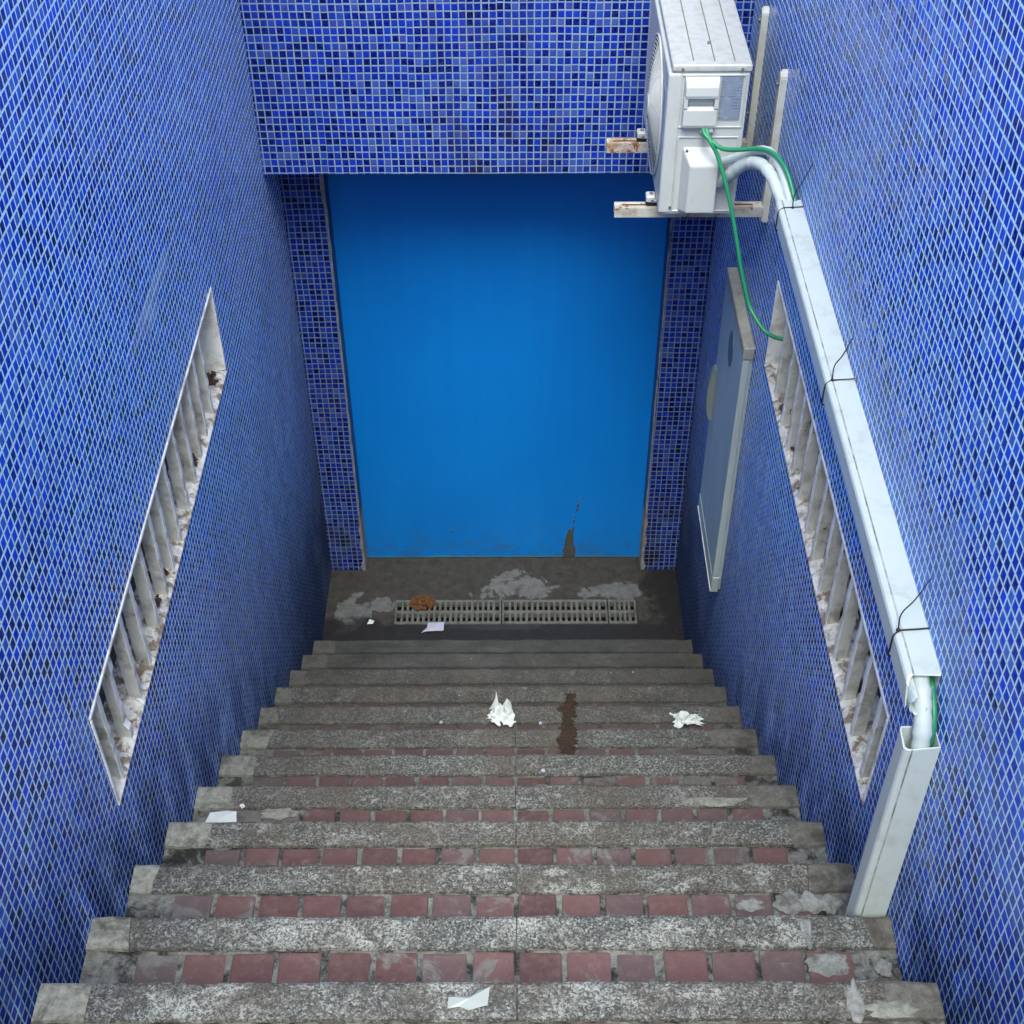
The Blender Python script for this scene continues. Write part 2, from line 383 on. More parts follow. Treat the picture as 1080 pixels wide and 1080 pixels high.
M['groove'] = mat_plain('groove_dirt', (.16, .16, .145), .7, 0, .4, 80)
M['sticker'] = mat_plain('faded_sticker', (.22, .28, .42), .4, 0, .3, 40)
M['ac_plastic'] = mat_paint('white_plastic', (.47, .515, .505), .4, (.34, .35, .31), .2, 20, .58, bump=.05)
M['bracket'] = mat_paint('bracket_enamel', (.44, .46, .42), .5, (.24, .19, .12), .65, 22, .52, chips=.055, chipcol=(.14, .05, .018), bump=.2)
M['bracket_rusty'] = mat_paint('bracket_rusting', (.44, .46, .42), .6, (.26, .15, .07), .9, 22, .48, chips=.11, chipcol=(.15, .055, .018), bump=.3)
M['bracket_leg'] = mat_paint('bracket_leg_enamel', (.50, .53, .49), .5, (.28, .24, .17), .4, 20, .56, bump=.15)
M['rust'] = mat_plain('rust', (.15, .055, .022), .85, 0, .5, 60)
M['screw'] = mat_plain('screw_metal', (.22, .20, .18), .5, .6)
M['rubber'] = mat_plain('black_rubber', (.012, .012, .013), .6)
M['tie'] = mat_plain('black_wire', (.008, .008, .010), .5)
M['green'] = mat_plain('green_sheath', (.018, .235, .105), .36, 0, .12)
M['foam'] = mat_paint('white_pipe_wrap', (.48, .57, .56), .5, (.42, .46, .46), .35, 28, .52, bump=.35)
M['box'] = mat_paint('grey_white_enamel', (.36, .45, .45), .42, (.22, .24, .22), .4, 7, .55, streak=True, bump=.08)
M['handle'] = mat_paint('pale_handle', (.19, .23, .215), .5, (.13, .15, .13), .4, 12, .55)
M['lens'] = mat_plain('dull_window', (.10, .12, .125), .4)
M['boxtop'] = mat_paint('rusty_cap_paint', (.33, .35, .30), .6, (.20, .165, .115), .5, 20, .5, chips=.02, chipcol=(.15, .07, .03), bump=.3)
M['dark'] = mat_plain('dark_void', (.012, .013, .014), .8)
M['label'] = mat_label()
M['grate'] = mat_paint('grate_concrete', (.115, .125, .115), .8, (.06, .055, .048), .7, 22, .48, chips=.03, chipcol=(.03, .028, .025), bump=.5)
M['tissue'] = mat_plain('white_tissue', (.55, .61, .60), .9, 0, .14, 60)
M['paper'] = mat_plain('pale_paper', (.36, .38, .50), .8, 0, .08)
M['film'] = mat_plain('thin_plastic', (.42, .48, .47), .3, 0, .1)
M['film'].node_tree.nodes['Principled BSDF'].inputs['Alpha'].default_value = .62
M['spill'] = mat_plain('rusty_brown_crust', (.026, .0135, .006), .9, 0, .6, 55)
M['debris'] = mat_plain('orange_brown_debris', (.095, .040, .010), .9, 0, .6, 60)
M['leafdirt'] = mat_plain('brown_dirt', (.060, .036, .022), .9, 0, .6, 60)

# ------------------------------------------------------------------ mesh helpers
def quad(bm, *pts):
    f = bm.faces.new([bm.verts.new(p) for p in pts]); return f
def box(bm, x0, x1, y0, y1, z0, z1, bevel=0.0, seg=2):
    t = bmesh.new()
    r = bmesh.ops.create_cube(t, size=1)
    for v in t.verts:
        v.co = Vector(((x0 + x1) / 2 + v.co.x * (x1 - x0), (y0 + y1) / 2 + v.co.y * (y1 - y0), (z0 + z1) / 2 + v.co.z * (z1 - z0)))
    if bevel: bmesh.ops.bevel(t, geom=t.edges[:], offset=bevel, segments=seg, profile=.6, affect='EDGES')
    merge(bm, t)
def merge(bm, t):
    me = bpy.data.meshes.new('tmp'); t.to_mesh(me); t.free(); bm.from_mesh(me); bpy.data.meshes.remove(me)
def smoothpath(pts, k=6):
    P = [Vector(p) for p in pts]; out = []
    for i in range(len(P) - 1):
        a = P[max(i - 1, 0)]; b = P[i]; c = P[i + 1]; d = P[min(i + 2, len(P) - 1)]
        for j in range(k):
            t = j / k
            out.append(.5 * ((2 * b) + (c - a) * t + (2 * a - 5 * b + 4 * c - d) * t * t + (3 * b - a - 3 * c + d) * t ** 3))
    out.append(P[-1]); return out
def tube(bm, pts, r, seg=10, smooth=6, wob=0.0):
    P = smoothpath(pts, smooth) if smooth else [Vector(p) for p in pts]
    rings = []; up = Vector((0, 0, 1)); prev = None
    for i, p in enumerate(P):
        d = (P[min(i + 1, len(P) - 1)] - P[max(i - 1, 0)]).normalized()
        if prev is None:
            a = d.cross(up)
            if a.length < .05: a = d.cross(Vector((0, 1, 0)))
            a.normalize()
        else:
            a = prev - d * prev.dot(d); a.normalize()
        prev = a; b = d.cross(a)
        rr = r * (1 + wob * math.sin(i * 1.9) * .5 + wob * noise.noise(p * 40))
        rings.append([bm.verts.new(p + (a * math.cos(2 * math.pi * k / seg) + b * math.sin(2 * math.pi * k / seg)) * rr) for k in range(seg)])
    for i in range(len(rings) - 1):
        for k in range(seg):
            f = bm.faces.new((rings[i][k], rings[i][(k + 1) % seg], rings[i + 1][(k + 1) % seg], rings[i + 1][k])); f.smooth = True
    bm.faces.new(rings[0][::-1]); bm.faces.new(rings[-1])
def cyl(bm, c, axis, r, h, seg=16):
    a = Vector(axis).normalized(); c = Vector(c)
    tube(bm, [c, c + a * h], r, seg, 0)
def obj(name, bm, m, parent=None, kind=None, smooth=False, base=None):
    bmesh.ops.recalc_face_normals(bm, faces=bm.faces[:])
    me = bpy.data.meshes.new(name)
    root = parent
    off = Vector((0, 0, 0))
    while root is not None:
        off += root.location; root = root.parent
    if base is not None: off = Vector(base)
    for v in bm.verts: v.co -= off
    if smooth:
        for f in bm.faces: f.smooth = True
    bm.to_mesh(me); bm.free()
    me.materials.append(M[m] if isinstance(m, str) else m)
    o = bpy.data.objects.new(name, me); COL.objects.link(o)
    if parent is not None: o.parent = parent
    elif base is not None: o.location = base
    if kind: o['kind'] = kind
    return o
def thing(name, label, cat, loc=(0, 0, 0), group=None):
    o = bpy.data.objects.new(name, None); COL.objects.link(o); o.location = loc
    o.empty_display_size = .1
    return tag(o, label, cat, group)
def tag(o, label, cat, group=None):
    o['label'] = label; o['category'] = cat
    if group: o['group'] = group
    return o
NB = bmesh.new

# ------------------------------------------------------------------ the setting
# pavement at street level, with the stairwell cut out of it
bm = NB()
xo, y0, y1 = H + .25, nosY(-4) , 5.45
B = 70
for (a, b, c, d) in ((-B, -xo, -B, B), (xo, B, -B, B), (-xo, xo, -B, y0), (-xo, xo, y1, B)):
    quad(bm, (a, c, PAV), (b, c, PAV), (b, d, PAV), (a, d, PAV))
bmesh.ops.remove_doubles(bm, verts=bm.verts[:], dist=1e-5)
obj('pavement', bm, 'pave', kind='structure')

# floor of the landing with a channel for the grates
bm = NB()
GX0, GX1, GY0, GY1 = -.513, .628, 4.588, 4.758
xs = [-H - .05, GX0, GX1, H + .05]; ys = [4.25, GY0, GY1, 5.2]
for i in range(3):
    for j in range(3):
        if i == 1 and j == 1: continue
        quad(bm, (xs[i], ys[j], 0), (xs[i + 1], ys[j], 0), (xs[i + 1], ys[j + 1], 0), (xs[i], ys[j + 1], 0))
quad(bm, (GX0, GY0, -.12), (GX1, GY0, -.12), (GX1, GY1, -.12), (GX0, GY1, -.12))
quad(bm, (GX0, GY0, -.12), (GX1, GY0, -.12), (GX1, GY0, 0), (GX0, GY0, 0))
quad(bm, (GX0, GY1, -.12), (GX1, GY1, -.12), (GX1, GY1, 0), (GX0, GY1, 0))
quad(bm, (GX0, GY0, -.12), (GX0, GY1, -.12), (GX0, GY1, 0), (GX0, GY0, 0))
quad(bm, (GX1, GY0, -.12), (GX1, GY1, -.12), (GX1, GY1, 0), (GX1, GY0, 0))
bmesh.ops.remove_doubles(bm, verts=bm.verts[:], dist=1e-5)
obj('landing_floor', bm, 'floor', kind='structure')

# drain grates (two full lengths and an offcut)
def grate(x0, x1, label):
    bm = NB(); z0, z1 = -.03, .004
    n = max(3, round((x1 - x0 - .012) / .0265))
    ya, yb = GY0 + .004, GY1 - .004; ym = (ya + yb) / 2
    box(bm, x0 + .002, x1 - .002, ya, ya + .016, z0, z1, .002, 1); box(bm, x0 + .002, x1 - .002, yb - .016, yb, z0, z1, .002, 1)
    box(bm, x0 + .002, x0 + .012, ya + .0165, yb - .0165, z0, z1 - .0005, .002, 1); box(bm, x1 - .012, x1 - .002, ya + .0165, yb - .0165, z0, z1 - .0005, .002, 1)
    box(bm, x0 + .0125, x1 - .0125, ym - .010, ym + .010, z0, z1 - .001, .002, 1)
    w = (x1 - x0 - .024) / n
    for k in range(1, n):
        c = x0 + .012 + k * w
        for (p, q) in ((ya + .0165, ym - .0105), (ym + .0105, yb - .0165)):
            box(bm, c - .0065 + random.uniform(-.001, .001), c + .0065 + random.uniform(-.001, .001), p, q, z0, z1 - .0008, .002, 1)
    return tag(obj('drain_grate', bm, 'grate', base=((x0 + x1) / 2, ym, 0)), label, 'drain grate', 'slotted grates in the floor channel')
grate(GX0, -.008, 'long grey slotted drain grate with a clump of orange brown debris on it')
grate(-.008, .492, 'long grey slotted drain grate between the debris covered grate and the short end piece')
grate(.492, GX1, 'short grey slotted drain grate at the right end of the channel')

# ------------------------------------------------------------------ side walls with their vent openings
LZ0, LZ1, LY0, LY1 = 2.054, 2.349, 1.904, 3.602
RZ0, RZ1, RY0, RY1 = 2.032, 2.330, 1.918, 3.660
VD = .095
def side_wall(sgn, wy0, wy1, wz0, wz1, m, label):
    bm = NB()
    f, bk = sgn * H, sgn * (H + .25)
    Y0, Y1, Z0, Z1 = .10, 5.45, -.15, TOP
    ys = [Y0, wy0, wy1, Y1]; zs = [Z0, wz0, wz1, Z1]
    for i in range(3):
        for j in range(3):
            if i == 1 and j == 1: continue
            quad(bm, (f, ys[i], zs[j]), (f, ys[i + 1], zs[j]), (f, ys[i + 1], zs[j + 1]), (f, ys[i], zs[j + 1]))
    d = sgn * (H + VD)
    rv = [(wy0, wz0), (wy1, wz0), (wy1, wz1), (wy0, wz1)]
    for k in range(4):
        a, b = rv[k], rv[(k + 1) % 4]
        quad(bm, (f, *a), (f, *b), (d, *b), (d, *a))
    quad(bm, *[(d, *p) for p in rv])
    quad(bm, (bk, Y0, Z0), (bk, Y1, Z0), (bk, Y1, Z1), (bk, Y0, Z1))
    quad(bm, (f, Y0, Z0), (bk, Y0, Z0), (bk, Y0, Z1), (f, Y0, Z1)); quad(bm, (f, Y1, Z0), (bk, Y1, Z0), (bk, Y1, Z1), (f, Y1, Z1))
    quad(bm, (f, Y0, Z1), (bk, Y0, Z1), (bk, Y1, Z1), (f, Y1, Z1))
    bmesh.ops.remove_doubles(bm, verts=bm.verts[:], dist=1e-5)
    return tag(obj('tiled_wall', bm, m), label, 'wall', 'mosaic side walls of the stairwell')
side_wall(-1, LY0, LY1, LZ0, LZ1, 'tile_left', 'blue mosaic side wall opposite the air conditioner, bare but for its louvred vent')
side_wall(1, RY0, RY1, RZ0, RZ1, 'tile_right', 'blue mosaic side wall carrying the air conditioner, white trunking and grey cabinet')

# vents
FY_L = [1.989, 2.11, 2.232, 2.341, 2.47, 2.591, 2.692, 2.802, 2.937, 3.053, 3.162, 3.266, 3.378]
FY_R = [2.0, 2.123, 2.241, 2.376, 2.501, 2.619, 2.745, 2.861, 2.991, 3.117, 3.223, 3.341, 3.484]
def lump(bm, c, r, flat=.5, amp=.5, seed=0.0, sub=3, fr=1.6, floor=None):
    t = bmesh.new(); bmesh.ops.create_icosphere(t, subdivisions=sub, radius=1)
    for v in t.verts:
        n = v.co.normalized()
        k = 1 + amp * noise.noise(n * fr + Vector((seed, seed * 1.7, 3))) + amp * .5 * noise.noise(n * fr * 2.7 + Vector((seed, 9, seed)))
        q = n * k
        v.co = Vector((c[0] + q.x * r[0], c[1] + q.y * r[1], c[2] + q.z * r[2]))
        if floor is not None: v.co.z = max(v.co.z, floor)
    merge(bm, t)
def vent(sgn, wy0, wy1, wz0, wz1, fins, label, dirt, damaged):
    X = lambda d: sgn * (H + d)                    # d > 0 goes into the wall
    root = thing('louvred_vent', label, 'vent', (sgn * H, (wy0 + wy1) / 2, wz0), 'louvred vents in the side walls')
    def bx(bm, d0, d1, *a, **k):
        x0, x1 = sorted((X(d0), X(d1))); box(bm, x0, x1, *a, **k)
    bm = NB(); t = .011; pr = -.003; dp = VD - .006
    bx(bm, pr, dp, wy0 + .001, wy1 - .001, wz1 - t, wz1 - .001, bevel=.002, seg=1)
    bx(bm, pr, dp, wy0 + .001, wy0 + t, wz0 + t + .001, wz1 - t - .001, bevel=.002, seg=1)
    bx(bm, pr, dp, wy1 - t, wy1 - .001, wz0 + t + .001, wz1 - t - .001, bevel=.002, seg=1)
    obj('frame', bm, 'frame', root)
    # sill: thick flaking paint, uneven
    bm = NB(); nx, ny = 8, 220
    V = []
    for i in range(nx + 1):
        row = []
        for j in range(ny + 1):
            d = pr + (dp - pr) * i / nx; y = wy0 + .001 + (wy1 - wy0 - .002) * j / ny
            q = Vector((d * 1.0, y, sgn * 3.0))
            h = .5 * noise.noise(q * 45) + .5 * noise.noise(q * 110)
            z = wz0 + .012 + .007 * h + .006 * max(0, noise.noise(q * 18)) + d * .05
            if i == 0: z = wz0 + .004
            row.append(bm.verts.new((X(d), y, z)))
        V.append(row)
    for i in range(nx):
        for j in range(ny): bm.faces.new((V[i][j], V[i + 1][j], V[i + 1][j + 1], V[i][j + 1]))
    bot = [[bm.verts.new((X(d), y, wz0 + .0005)) for y in (wy0 + .001, wy1 - .001)] for d in (pr, dp)]
    bm.faces.new([V[0][j] for j in range(ny + 1)] + [bot[0][1], bot[0][0]])
    bm.faces.new([V[nx][j] for j in range(ny + 1)] + [bot[1][1], bot[1][0]])
    bm.faces.new([V[i][0] for i in range(nx + 1)] + [bot[1][0], bot[0][0]])
    bm.faces.new([V[i][ny] for i in range(nx + 1)] + [bot[1][1], bot[0][1]])
    bm.faces.new((bot[0][0], bot[0][1], bot[1][1], bot[1][0]))
    obj('sill', bm, 'sill', root)
    for k, y in enumerate(fins):
        bm = NB()
        y += random.uniform(-.003, .003)
        nz = 16; ring = []
        for i in range(nz + 1):
            z = wz0 + .008 + (wz1 - t - .001 - wz0 - .008) * i / nz
            j = .0022 * noise.noise(Vector((y * 7, z * 70, 1))); j2 = .0016 * noise.noise(Vector((y * 7, z * 50, 8)))
            if k in damaged and .15 < i / nz < .8: j += .006 + .012 * max(0, noise.noise(Vector((y, z * 60, 4))))
            d0, d1 = .004 + j, .034
            ring.append([bm.verts.new((X(d), yy, z)) for d, yy in ((d0 + .0015, y - .0115 + j2), (d1, y - .010), (d1, y + .010), (d0 + .0015, y + .0115 + j2), (d0, y + .009 + j2), (d0, y - .009 + j2))])
        for i in range(nz):
            for q in range(6): bm.faces.new((ring[i][q], ring[i][(q + 1) % 6], ring[i + 1][(q + 1) % 6], ring[i + 1][q]))
        bm.faces.new(ring[0]); bm.faces.new(ring[-1])
        s = obj('louvre', bm, 'louvre', root)
        s.data.materials.append(M['frame'])  # lighter paint on the front faces imitates sky light on them
        for p_ in s.data.polygons:
            if abs(p_.normal.x) > .6 and p_.normal.x * sgn < 0: p_.material_index = 1
        if k in damaged: s['label'] = 'louvre with its edge broken away and stained black'
    bm = NB()
    bx(bm, dp + .001, VD - .001, wy0 + .002, wy1 - .002, wz0 + .002, wz1 - .002)
    obj('back_panel', bm, 'gap', root)
    ed = [wy0 + .016] + list(fins) + [wy1 - .016]
    for a, b in zip(ed, ed[1:]):
        if b - a < .06 or sgn > 0 or a > 2.75: continue
        c = (a + b) / 2; w_ = min(.03, (b - a) * .3)
        for (p, q) in ((c - w_, c - .003), (c + .003, c + w_)):
            bm = NB(); bx(bm, dp - .02, dp - .0005, p, q, wz0 + .19, wz1 - .03, bevel=.002, seg=1)
            obj('opening_light_block', bm, 'block', root)
    for (y, sz) in dirt:
        bm = NB()
        for q in range(16):
            lump(bm, (X(.034 + random.uniform(-.018, .022)), y + random.uniform(-.024, .016), wz0 + .020 + random.uniform(0, .016) * random.random()), (random.uniform(.003, .008) * sz, random.uniform(.003, .009) * sz, random.uniform(.002, .006) * sz), amp=1.2, seed=q + y, sub=2, fr=2)
        obj('dirt_clump', bm, 'leafdirt', root)
    return root
vent(-1, LY0, LY1, LZ0, LZ1, FY_L, 'long louvred vent in the wall opposite the air conditioner, one slat edge broken and black',
     [(3.53, 1.2), (3.33, 1.0), (3.13, 1.3), (2.66, 1.1), (2.55, .9)], {1})
vent(1, RY0, RY1, RZ0, RZ1, FY_R, 'long louvred vent under the white trunking, sill flaking, green cable entering its far end',
     [(3.40, 1.2), (3.20, .9), (3.02, 1.2), (2.90, 1.2), (2.78, 1.1), (2.65, .9), (2.53, .9), (2.27, .8)], set())

# ------------------------------------------------------------------ back wall: lintel, piers
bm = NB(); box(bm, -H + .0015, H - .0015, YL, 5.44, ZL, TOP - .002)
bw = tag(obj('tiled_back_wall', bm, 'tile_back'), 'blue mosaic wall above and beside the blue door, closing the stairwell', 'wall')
def pier(x0, x1, inner):
    bm = NB(); box(bm, x0, x1, YP, 5.30, .002, ZL - .0015)
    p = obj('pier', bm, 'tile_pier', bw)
    # raw render and chipped edge down the door side of the pier
    bm = NB(); s = 1 if inner > 0 else -1
    nz = 90; ring = []
    for i in range(nz + 1):
        z = .002 + (ZL - .006) * i / nz
        low = max(0, 1 - z / .55)
        w = .004 + .006 * max(0, noise.noise(Vector((inner * 9, z * 9, 2)))) + low * (.014 + .02 * noise.noise(Vector((inner * 5, z * 22, 5))))
        if z > 1.9 and inner < 0: w += .010
        w = max(w, .0035)
        k = .003 * noise.noise(Vector((inner, z * 40, 7)))
        a = inner; o_ = inner + s * w
        ring.append([bm.verts.new(q) for q in ((o_, YP - .0015, z), (a - s * (.002 + k), YP - .003 - abs(k), z), (a - s * .004, YD - .002, z), (a + s * .001, YD - .002, z))])
    for i in range(nz):
        for q in range(4): bm.faces.new((ring[i][q], ring[i][(q + 1) % 4], ring[i + 1][(q + 1) % 4], ring[i + 1][q]))
    bm.faces.new(ring[0]); bm.faces.new(ring[-1])
    e_ = obj('render_edge', bm, 'render', p)
    e_.data.materials.append(M['reveal'])
    for q_ in e_.data.polygons:
        if abs(q_.normal.x) > .7 and q_.center.z > .35: q_.material_index = 1
pier(-H + .0015, -.670, -.670)
pier(.665, H - .0015, .665)

# the blue door
root = thing('door_panel', 'flat bright blue painted door panel at the foot of the stairs', 'door', (0, YD, 0))
bm = NB(); box(bm, -.668, .663, YD, YD + .05, .004, ZL - .004, .002, 1)
obj('panel', bm, 'door', root)
def blob2d(bm, outline, y, th=.0012):
    t = [bm.verts.new((x, y - th, z)) for x, z in outline]; b_ = [bm.verts.new((x, y + .0006, z)) for x, z in outline]
    bm.faces.new(t)
    n = len(t)
    for i in range(n): bm.faces.new((t[i], t[(i + 1) % n], b_[(i + 1) % n], b_[i]))
bm = NB()
def rough_outline(pts, amp, sub=6):
    out = []
    for i in range(len(pts)):
        a, b = pts[i], pts[(i + 1) % len(pts)]
        for k in range(sub):
            t = k / sub; x = a[0] + (b[0] - a[0]) * t; z = a[1] + (b[1] - a[1]) * t
            out.append((x + amp * noise.noise(Vector((x * 60, z * 60, 1))), max(.0045, z + amp * noise.noise(Vector((x * 60, z * 60, 5))))))
    return out
blob2d(bm, rough_outline([(.288, .005), (.352, .005), (.347, .07), (.338, .10), (.337, .15), (.342, .185), (.335, .20), (.326, .178), (.318, .185), (.306, .16), (.297, .10), (.290, .05)], .008), YD)
for (x, z, r) in ((.336, .232, .008), (.343, .26, .004), (.350, .30, .007), (.353, .325, .009), (.356, .35, .005), (.375, .37, .004), (.345, .285, .003), (-.25, .17, .006), (.22, .42, .003)):
    blob2d(bm, rough_outline([(x + r * math.cos(a) * .7, z + r * 1.4 * math.sin(a)) for a in [q * math.pi / 4 for q in range(8)]], .005, 3), YD)
obj('peeled_patch', bm, 'peel', root)

# ------------------------------------------------------------------ the stair
stair = thing('stone_staircase', 'worn stone stairs with red brick rows leading down to the blue door', 'stairs', (0, nosY(11), 0))
GD = .0785
for n in range(-4, 12):
    yb, ya, z = nosY(n), nosY(n - 1), nosZ(n)
    if n == -4: ya = yb - .35
    random.seed(100 + n)
    # concrete core, its face is the riser; the bedding mortar shows between the bricks
    bm = NB()
    zb = -.02 if n > 8 else z - .9
    x0, x1 = -H + .0008, H - .0008
    core = [(ya + (.0003 if n > -4 else 0), z - .012), (yb - .006, z - .012), (yb - .006, zb), (ya + (.0003 if n > -4 else 0), zb)]
    L_ = [bm.verts.new((x0, *c)) for c in core]; R_ = [bm.verts.new((x1, *c)) for c in core]
    bm.faces.new(L_); bm.faces.new(R_)
    for k in range(4): bm.faces.new((L_[k], L_[(k + 1) % 4], R_[(k + 1) % 4], R_[k]))
    st = obj('step', bm, 'mortar', stair)
    el, er = random.uniform(.05, .11), random.uniform(.03, .16)
    if n == 0: el, er = .10, .10
    # nosing slabs
    def slab(a, b, m, zz, name):
        bm = NB(); nx = max(4, int((b - a) / .02)); ny = 4
        rows = []
        for i in range(nx + 1):
            x = a + (b - a) * i / nx; r = []
            e1 = .004 * noise.noise(Vector((x * 22, n * 3.1, 1))) + .006 * min(0, noise.noise(Vector((x * 9, n * 1.7, 4))))
            e0 = .004 * noise.noise(Vector((x * 26, n * 2.3, 2)))
            dz = .0015 * noise.noise(Vector((x * 15, n, 0)))
            for (yy, z_) in ((yb - GD + e0, zz - .009), (yb - GD + e0 + .002, zz - .001 + dz), (yb - .045, zz + dz), (yb - .006 + e1, zz + dz), (yb + .002 + e1, zz - .004), (yb + .004 + e1 * .5, zz - .012), (yb + .002, zz - .045), (yb - .005, zz - .047)):
                xx = x + (.022 * noise.noise(Vector((n * 5.3 + (0 if x < 0 else 40), yy * 30, 3))) if (i in (0, nx) and abs(abs(x) - H) > .01 and abs(x - SEAM) > .01) else 0)
                r.append(bm.verts.new((xx, yy, z_ + (.0018 * noise.noise(Vector((x * 60, yy * 60, 2))) if m[:6] == 'cement' else 0))))
            rows.append(r)
        q = len(rows[0])
        for i in range(nx):
            for k in range(q - 1): bm.faces.new((rows[i][k], rows[i + 1][k], rows[i + 1][k + 1], rows[i][k + 1]))
        bm.faces.new(rows[0]); bm.faces.new(rows[-1])
        bmf = [f for f in bm.faces if f.calc_area() > 0]
        return obj(name, bm, m, st)
    slab(-H + el, SEAM - .0015, 'granite', z, 'nosing_slab')
    slab(SEAM + .0015, H - er, 'granite', z + random.uniform(-.001, .001), 'nosing_slab')
    # cement made good at both ends
    for (a, b) in ((-H + .001, -H + el - .0015), (H - er + .0015, H - .001)):
        slab(a, b, 'cement' if a < 0 else 'cement_dark', z - .002 + random.uniform(-.002, .002), 'cement_end')
    # brick row
    bm = NB()
    for side in (-1, 1):
        k = 0
        while True:
            w = .0985; a = SEAM + side * (k * w + .005 + random.uniform(-.0015, .0015)); b = SEAM + side * ((k + 1) * w - .0065 + random.uniform(-.0035, .0025))
            k += 1
            if side < 0 and b < -H + .015: 
                break
            if side > 0 and b > H - .015: break
            lo, hi = min(a, b), max(a, b)
            zz = z - .003 + random.uniform(-.003, .002)
            q = n + k * side
            if random.random() < .06: zz -= .006
            box(bm, lo, hi, ya + .012, yb - GD - .006 + random.uniform(-.002, .002), z - .05, zz, .0050, 2)
    for v in bm.verts:
        v.co.x += .0012 * noise.noise(v.co * 70); v.co.y += .002 * noise.noise(v.co * 50 + Vector((5, 0, 0))); v.co.z += .001 * noise.noise(v.co * 60)
    br_ = obj('brick_row', bm, 'brick', st)
    br_.data.materials.append(M['brick_edge'])
    for p_ in br_.data.polygons:
        if p_.normal.z < .80: p_.material_index = 1
    # smears of mortar on top
    def smear(cx, cy, rx, ry, th, name='cement_patch', m='patch', zz=z, parent=st, seed=0):
        bm = NB(); N_ = 30; rings = []
        for j in range(6):
            f = j / 5; r = []
            for i in range(N_):
                a = 2 * math.pi * i / N_
                q = 1 + .45 * noise.noise(Vector((math.cos(a) * 1.7 + seed, math.sin(a) * 1.7, seed))) + .22 * noise.noise(Vector((math.cos(a) * 5 + seed, math.sin(a) * 5, 2)))
                x, y = cx + math.cos(a) * rx * q * f, cy + math.sin(a) * ry * q * f
                r.append(bm.verts.new((x, y, zz + (-.001 if j == 5 else th * (1 - f * f) ** .5 * (.7 + .6 * noise.noise(Vector((x * 55, y * 55, 1))))+.0015))))
            rings.append(r)
        bm.faces.new(rings[1])
        for j in range(1, 5):
            for i in range(N_): bm.faces.new((rings[j][i], rings[j][(i + 1) % N_], rings[j + 1][(i + 1) % N_], rings[j + 1][i]))
        for v in rings[0]: bm.verts.remove(v)
        obj(name, bm, m, parent, smooth=True)
    if n == 2:
        smear(.672, 1.775, .034, .030, .012, seed=1); smear(.722, 1.775, .030, .028, .006, seed=2.4); smear(.765, 1.770, .030, .024, .014, seed=5)
        smear(.585, 1.770, .030, .018, .003, seed=8.4)
    if n == 1:
        smear(.655, 1.578, .013, .036, .002, seed=3); smear(.690, 1.500, .050, .026, .002, seed=4); smear(.800, 1.490, .018, .020, .006, seed=6)
    if n == 0:
        smear(.675, 1.305, .018, .042, .002, seed=7); smear(.74, 1.29, .05, .02, .0015, m='cement', seed=15)
    if n == 4:
        smear(.60, yb - .06, .10, .016, .0015, m='cement', seed=3); smear(-.60, yb - .10, .05, .02, .0015, m='cement', seed=8)

# ------------------------------------------------------------------ white trunking on the right wall
PROF = [(.001, 0), (.0505, 0), (.0512, .0014), (.0530, .0014), (.0540, .0002), (.0580, .0008), (.0640, .0045), (.0665, .0100), (.0665, .0500), (.0630, .0550), (.001, .0550)]
INN = [(.003, .0025), (.052, .0035), (.058, .005), (.0635, .011), (.064, .049), (.061, .0525), (.003, .0525)]
def channel(bm, stations, place):
    """open tube: outer and inner loop per station, both ends show the wall thickness"""
    O = [[bm.verts.new(place(d, h, s, e)) for d, h in PROF] for s, e in stations]
    I = [[bm.verts.new(place(d, h, s, e)) for d, h in INN] for s, e in stations]
    for L in (O, I):
        k = len(L[0])
        for i in range(len(L) - 1):
            for q in range(k): bm.faces.new((L[i][q], L[i][(q + 1) % k], L[i + 1][(q + 1) % k], L[i + 1][q]))
    for e in (0, -1):
        eo = [bm.edges.get((O[e][q], O[e][(q + 1) % len(O[e])])) for q in range(len(O[e]))]
        ei = [bm.edges.get((I[e][q], I[e][(q + 1) % len(I[e])])) for q in range(len(I[e]))]
        bmesh.ops.bridge_loops(bm, edges=eo + ei)
ZT = 2.648
def up(d, h, s, e):
    # the near end is broken off at a slant on its outer, lower side
    y = s + (e * (.012 * noise.noise(Vector((d * 90, h * 90, 2))) - .034 * max(0, (d - .030) / .036) * min(1, h / .02)))
    return (H - d, y, ZT - h + .004 * math.sin((s - 1.7) * 1.3))
bm = NB(); channel(bm, [(1.742, 1), (1.80, 0), (2.1, 0), (2.40, 0), (2.668, 0)], up)
channel(bm, [(2.671, 0), (2.9, 0), (3.2, 0), (3.525, 0)], lambda d, h, s, e: (up(d * 1.012, h, s, 0)))
tr = obj('cable_trunking', bm, 'pvc', base=(H, 2.6, ZT))
M['seam'] = mat_paint('seam_dirt', (.40, .46, .45), .6, (.13, .14, .12), .9, 16, .50)
def seam(o, fx, fh):
    o.data.materials.append(M['seam'])
    for p_ in o.data.polygons:
        c_ = o.matrix_basis @ p_.center
        if .0503 < H - c_.x < .0536 and fh(c_) < .0025: p_.material_index = 1
seam(tr, 0, lambda c_: abs(ZT - c_.z + .004 * math.sin((c_.y - 1.7) * 1.3)))
tag(tr, 'long white trunking running level along the wall from air conditioner to broken end', 'trunking')
bm = NB(); rr = []
for i in range(15):
    a = -.35 * math.pi + 1.25 * math.pi * i / 14
    for j in range(5):
        y = 1.690 + .056 * j / 4 + (.008 * noise.noise(Vector((i * .7, 3, 1))) if j == 0 else 0)
        k_ = 1 + .08 * noise.noise(Vector((i * .5, j, 4)))
        rr.append(bm.verts.new((H - .047 - .0165 * math.cos(a) * k_, y, ZT - .030 - .0235 * math.sin(a) * k_)))
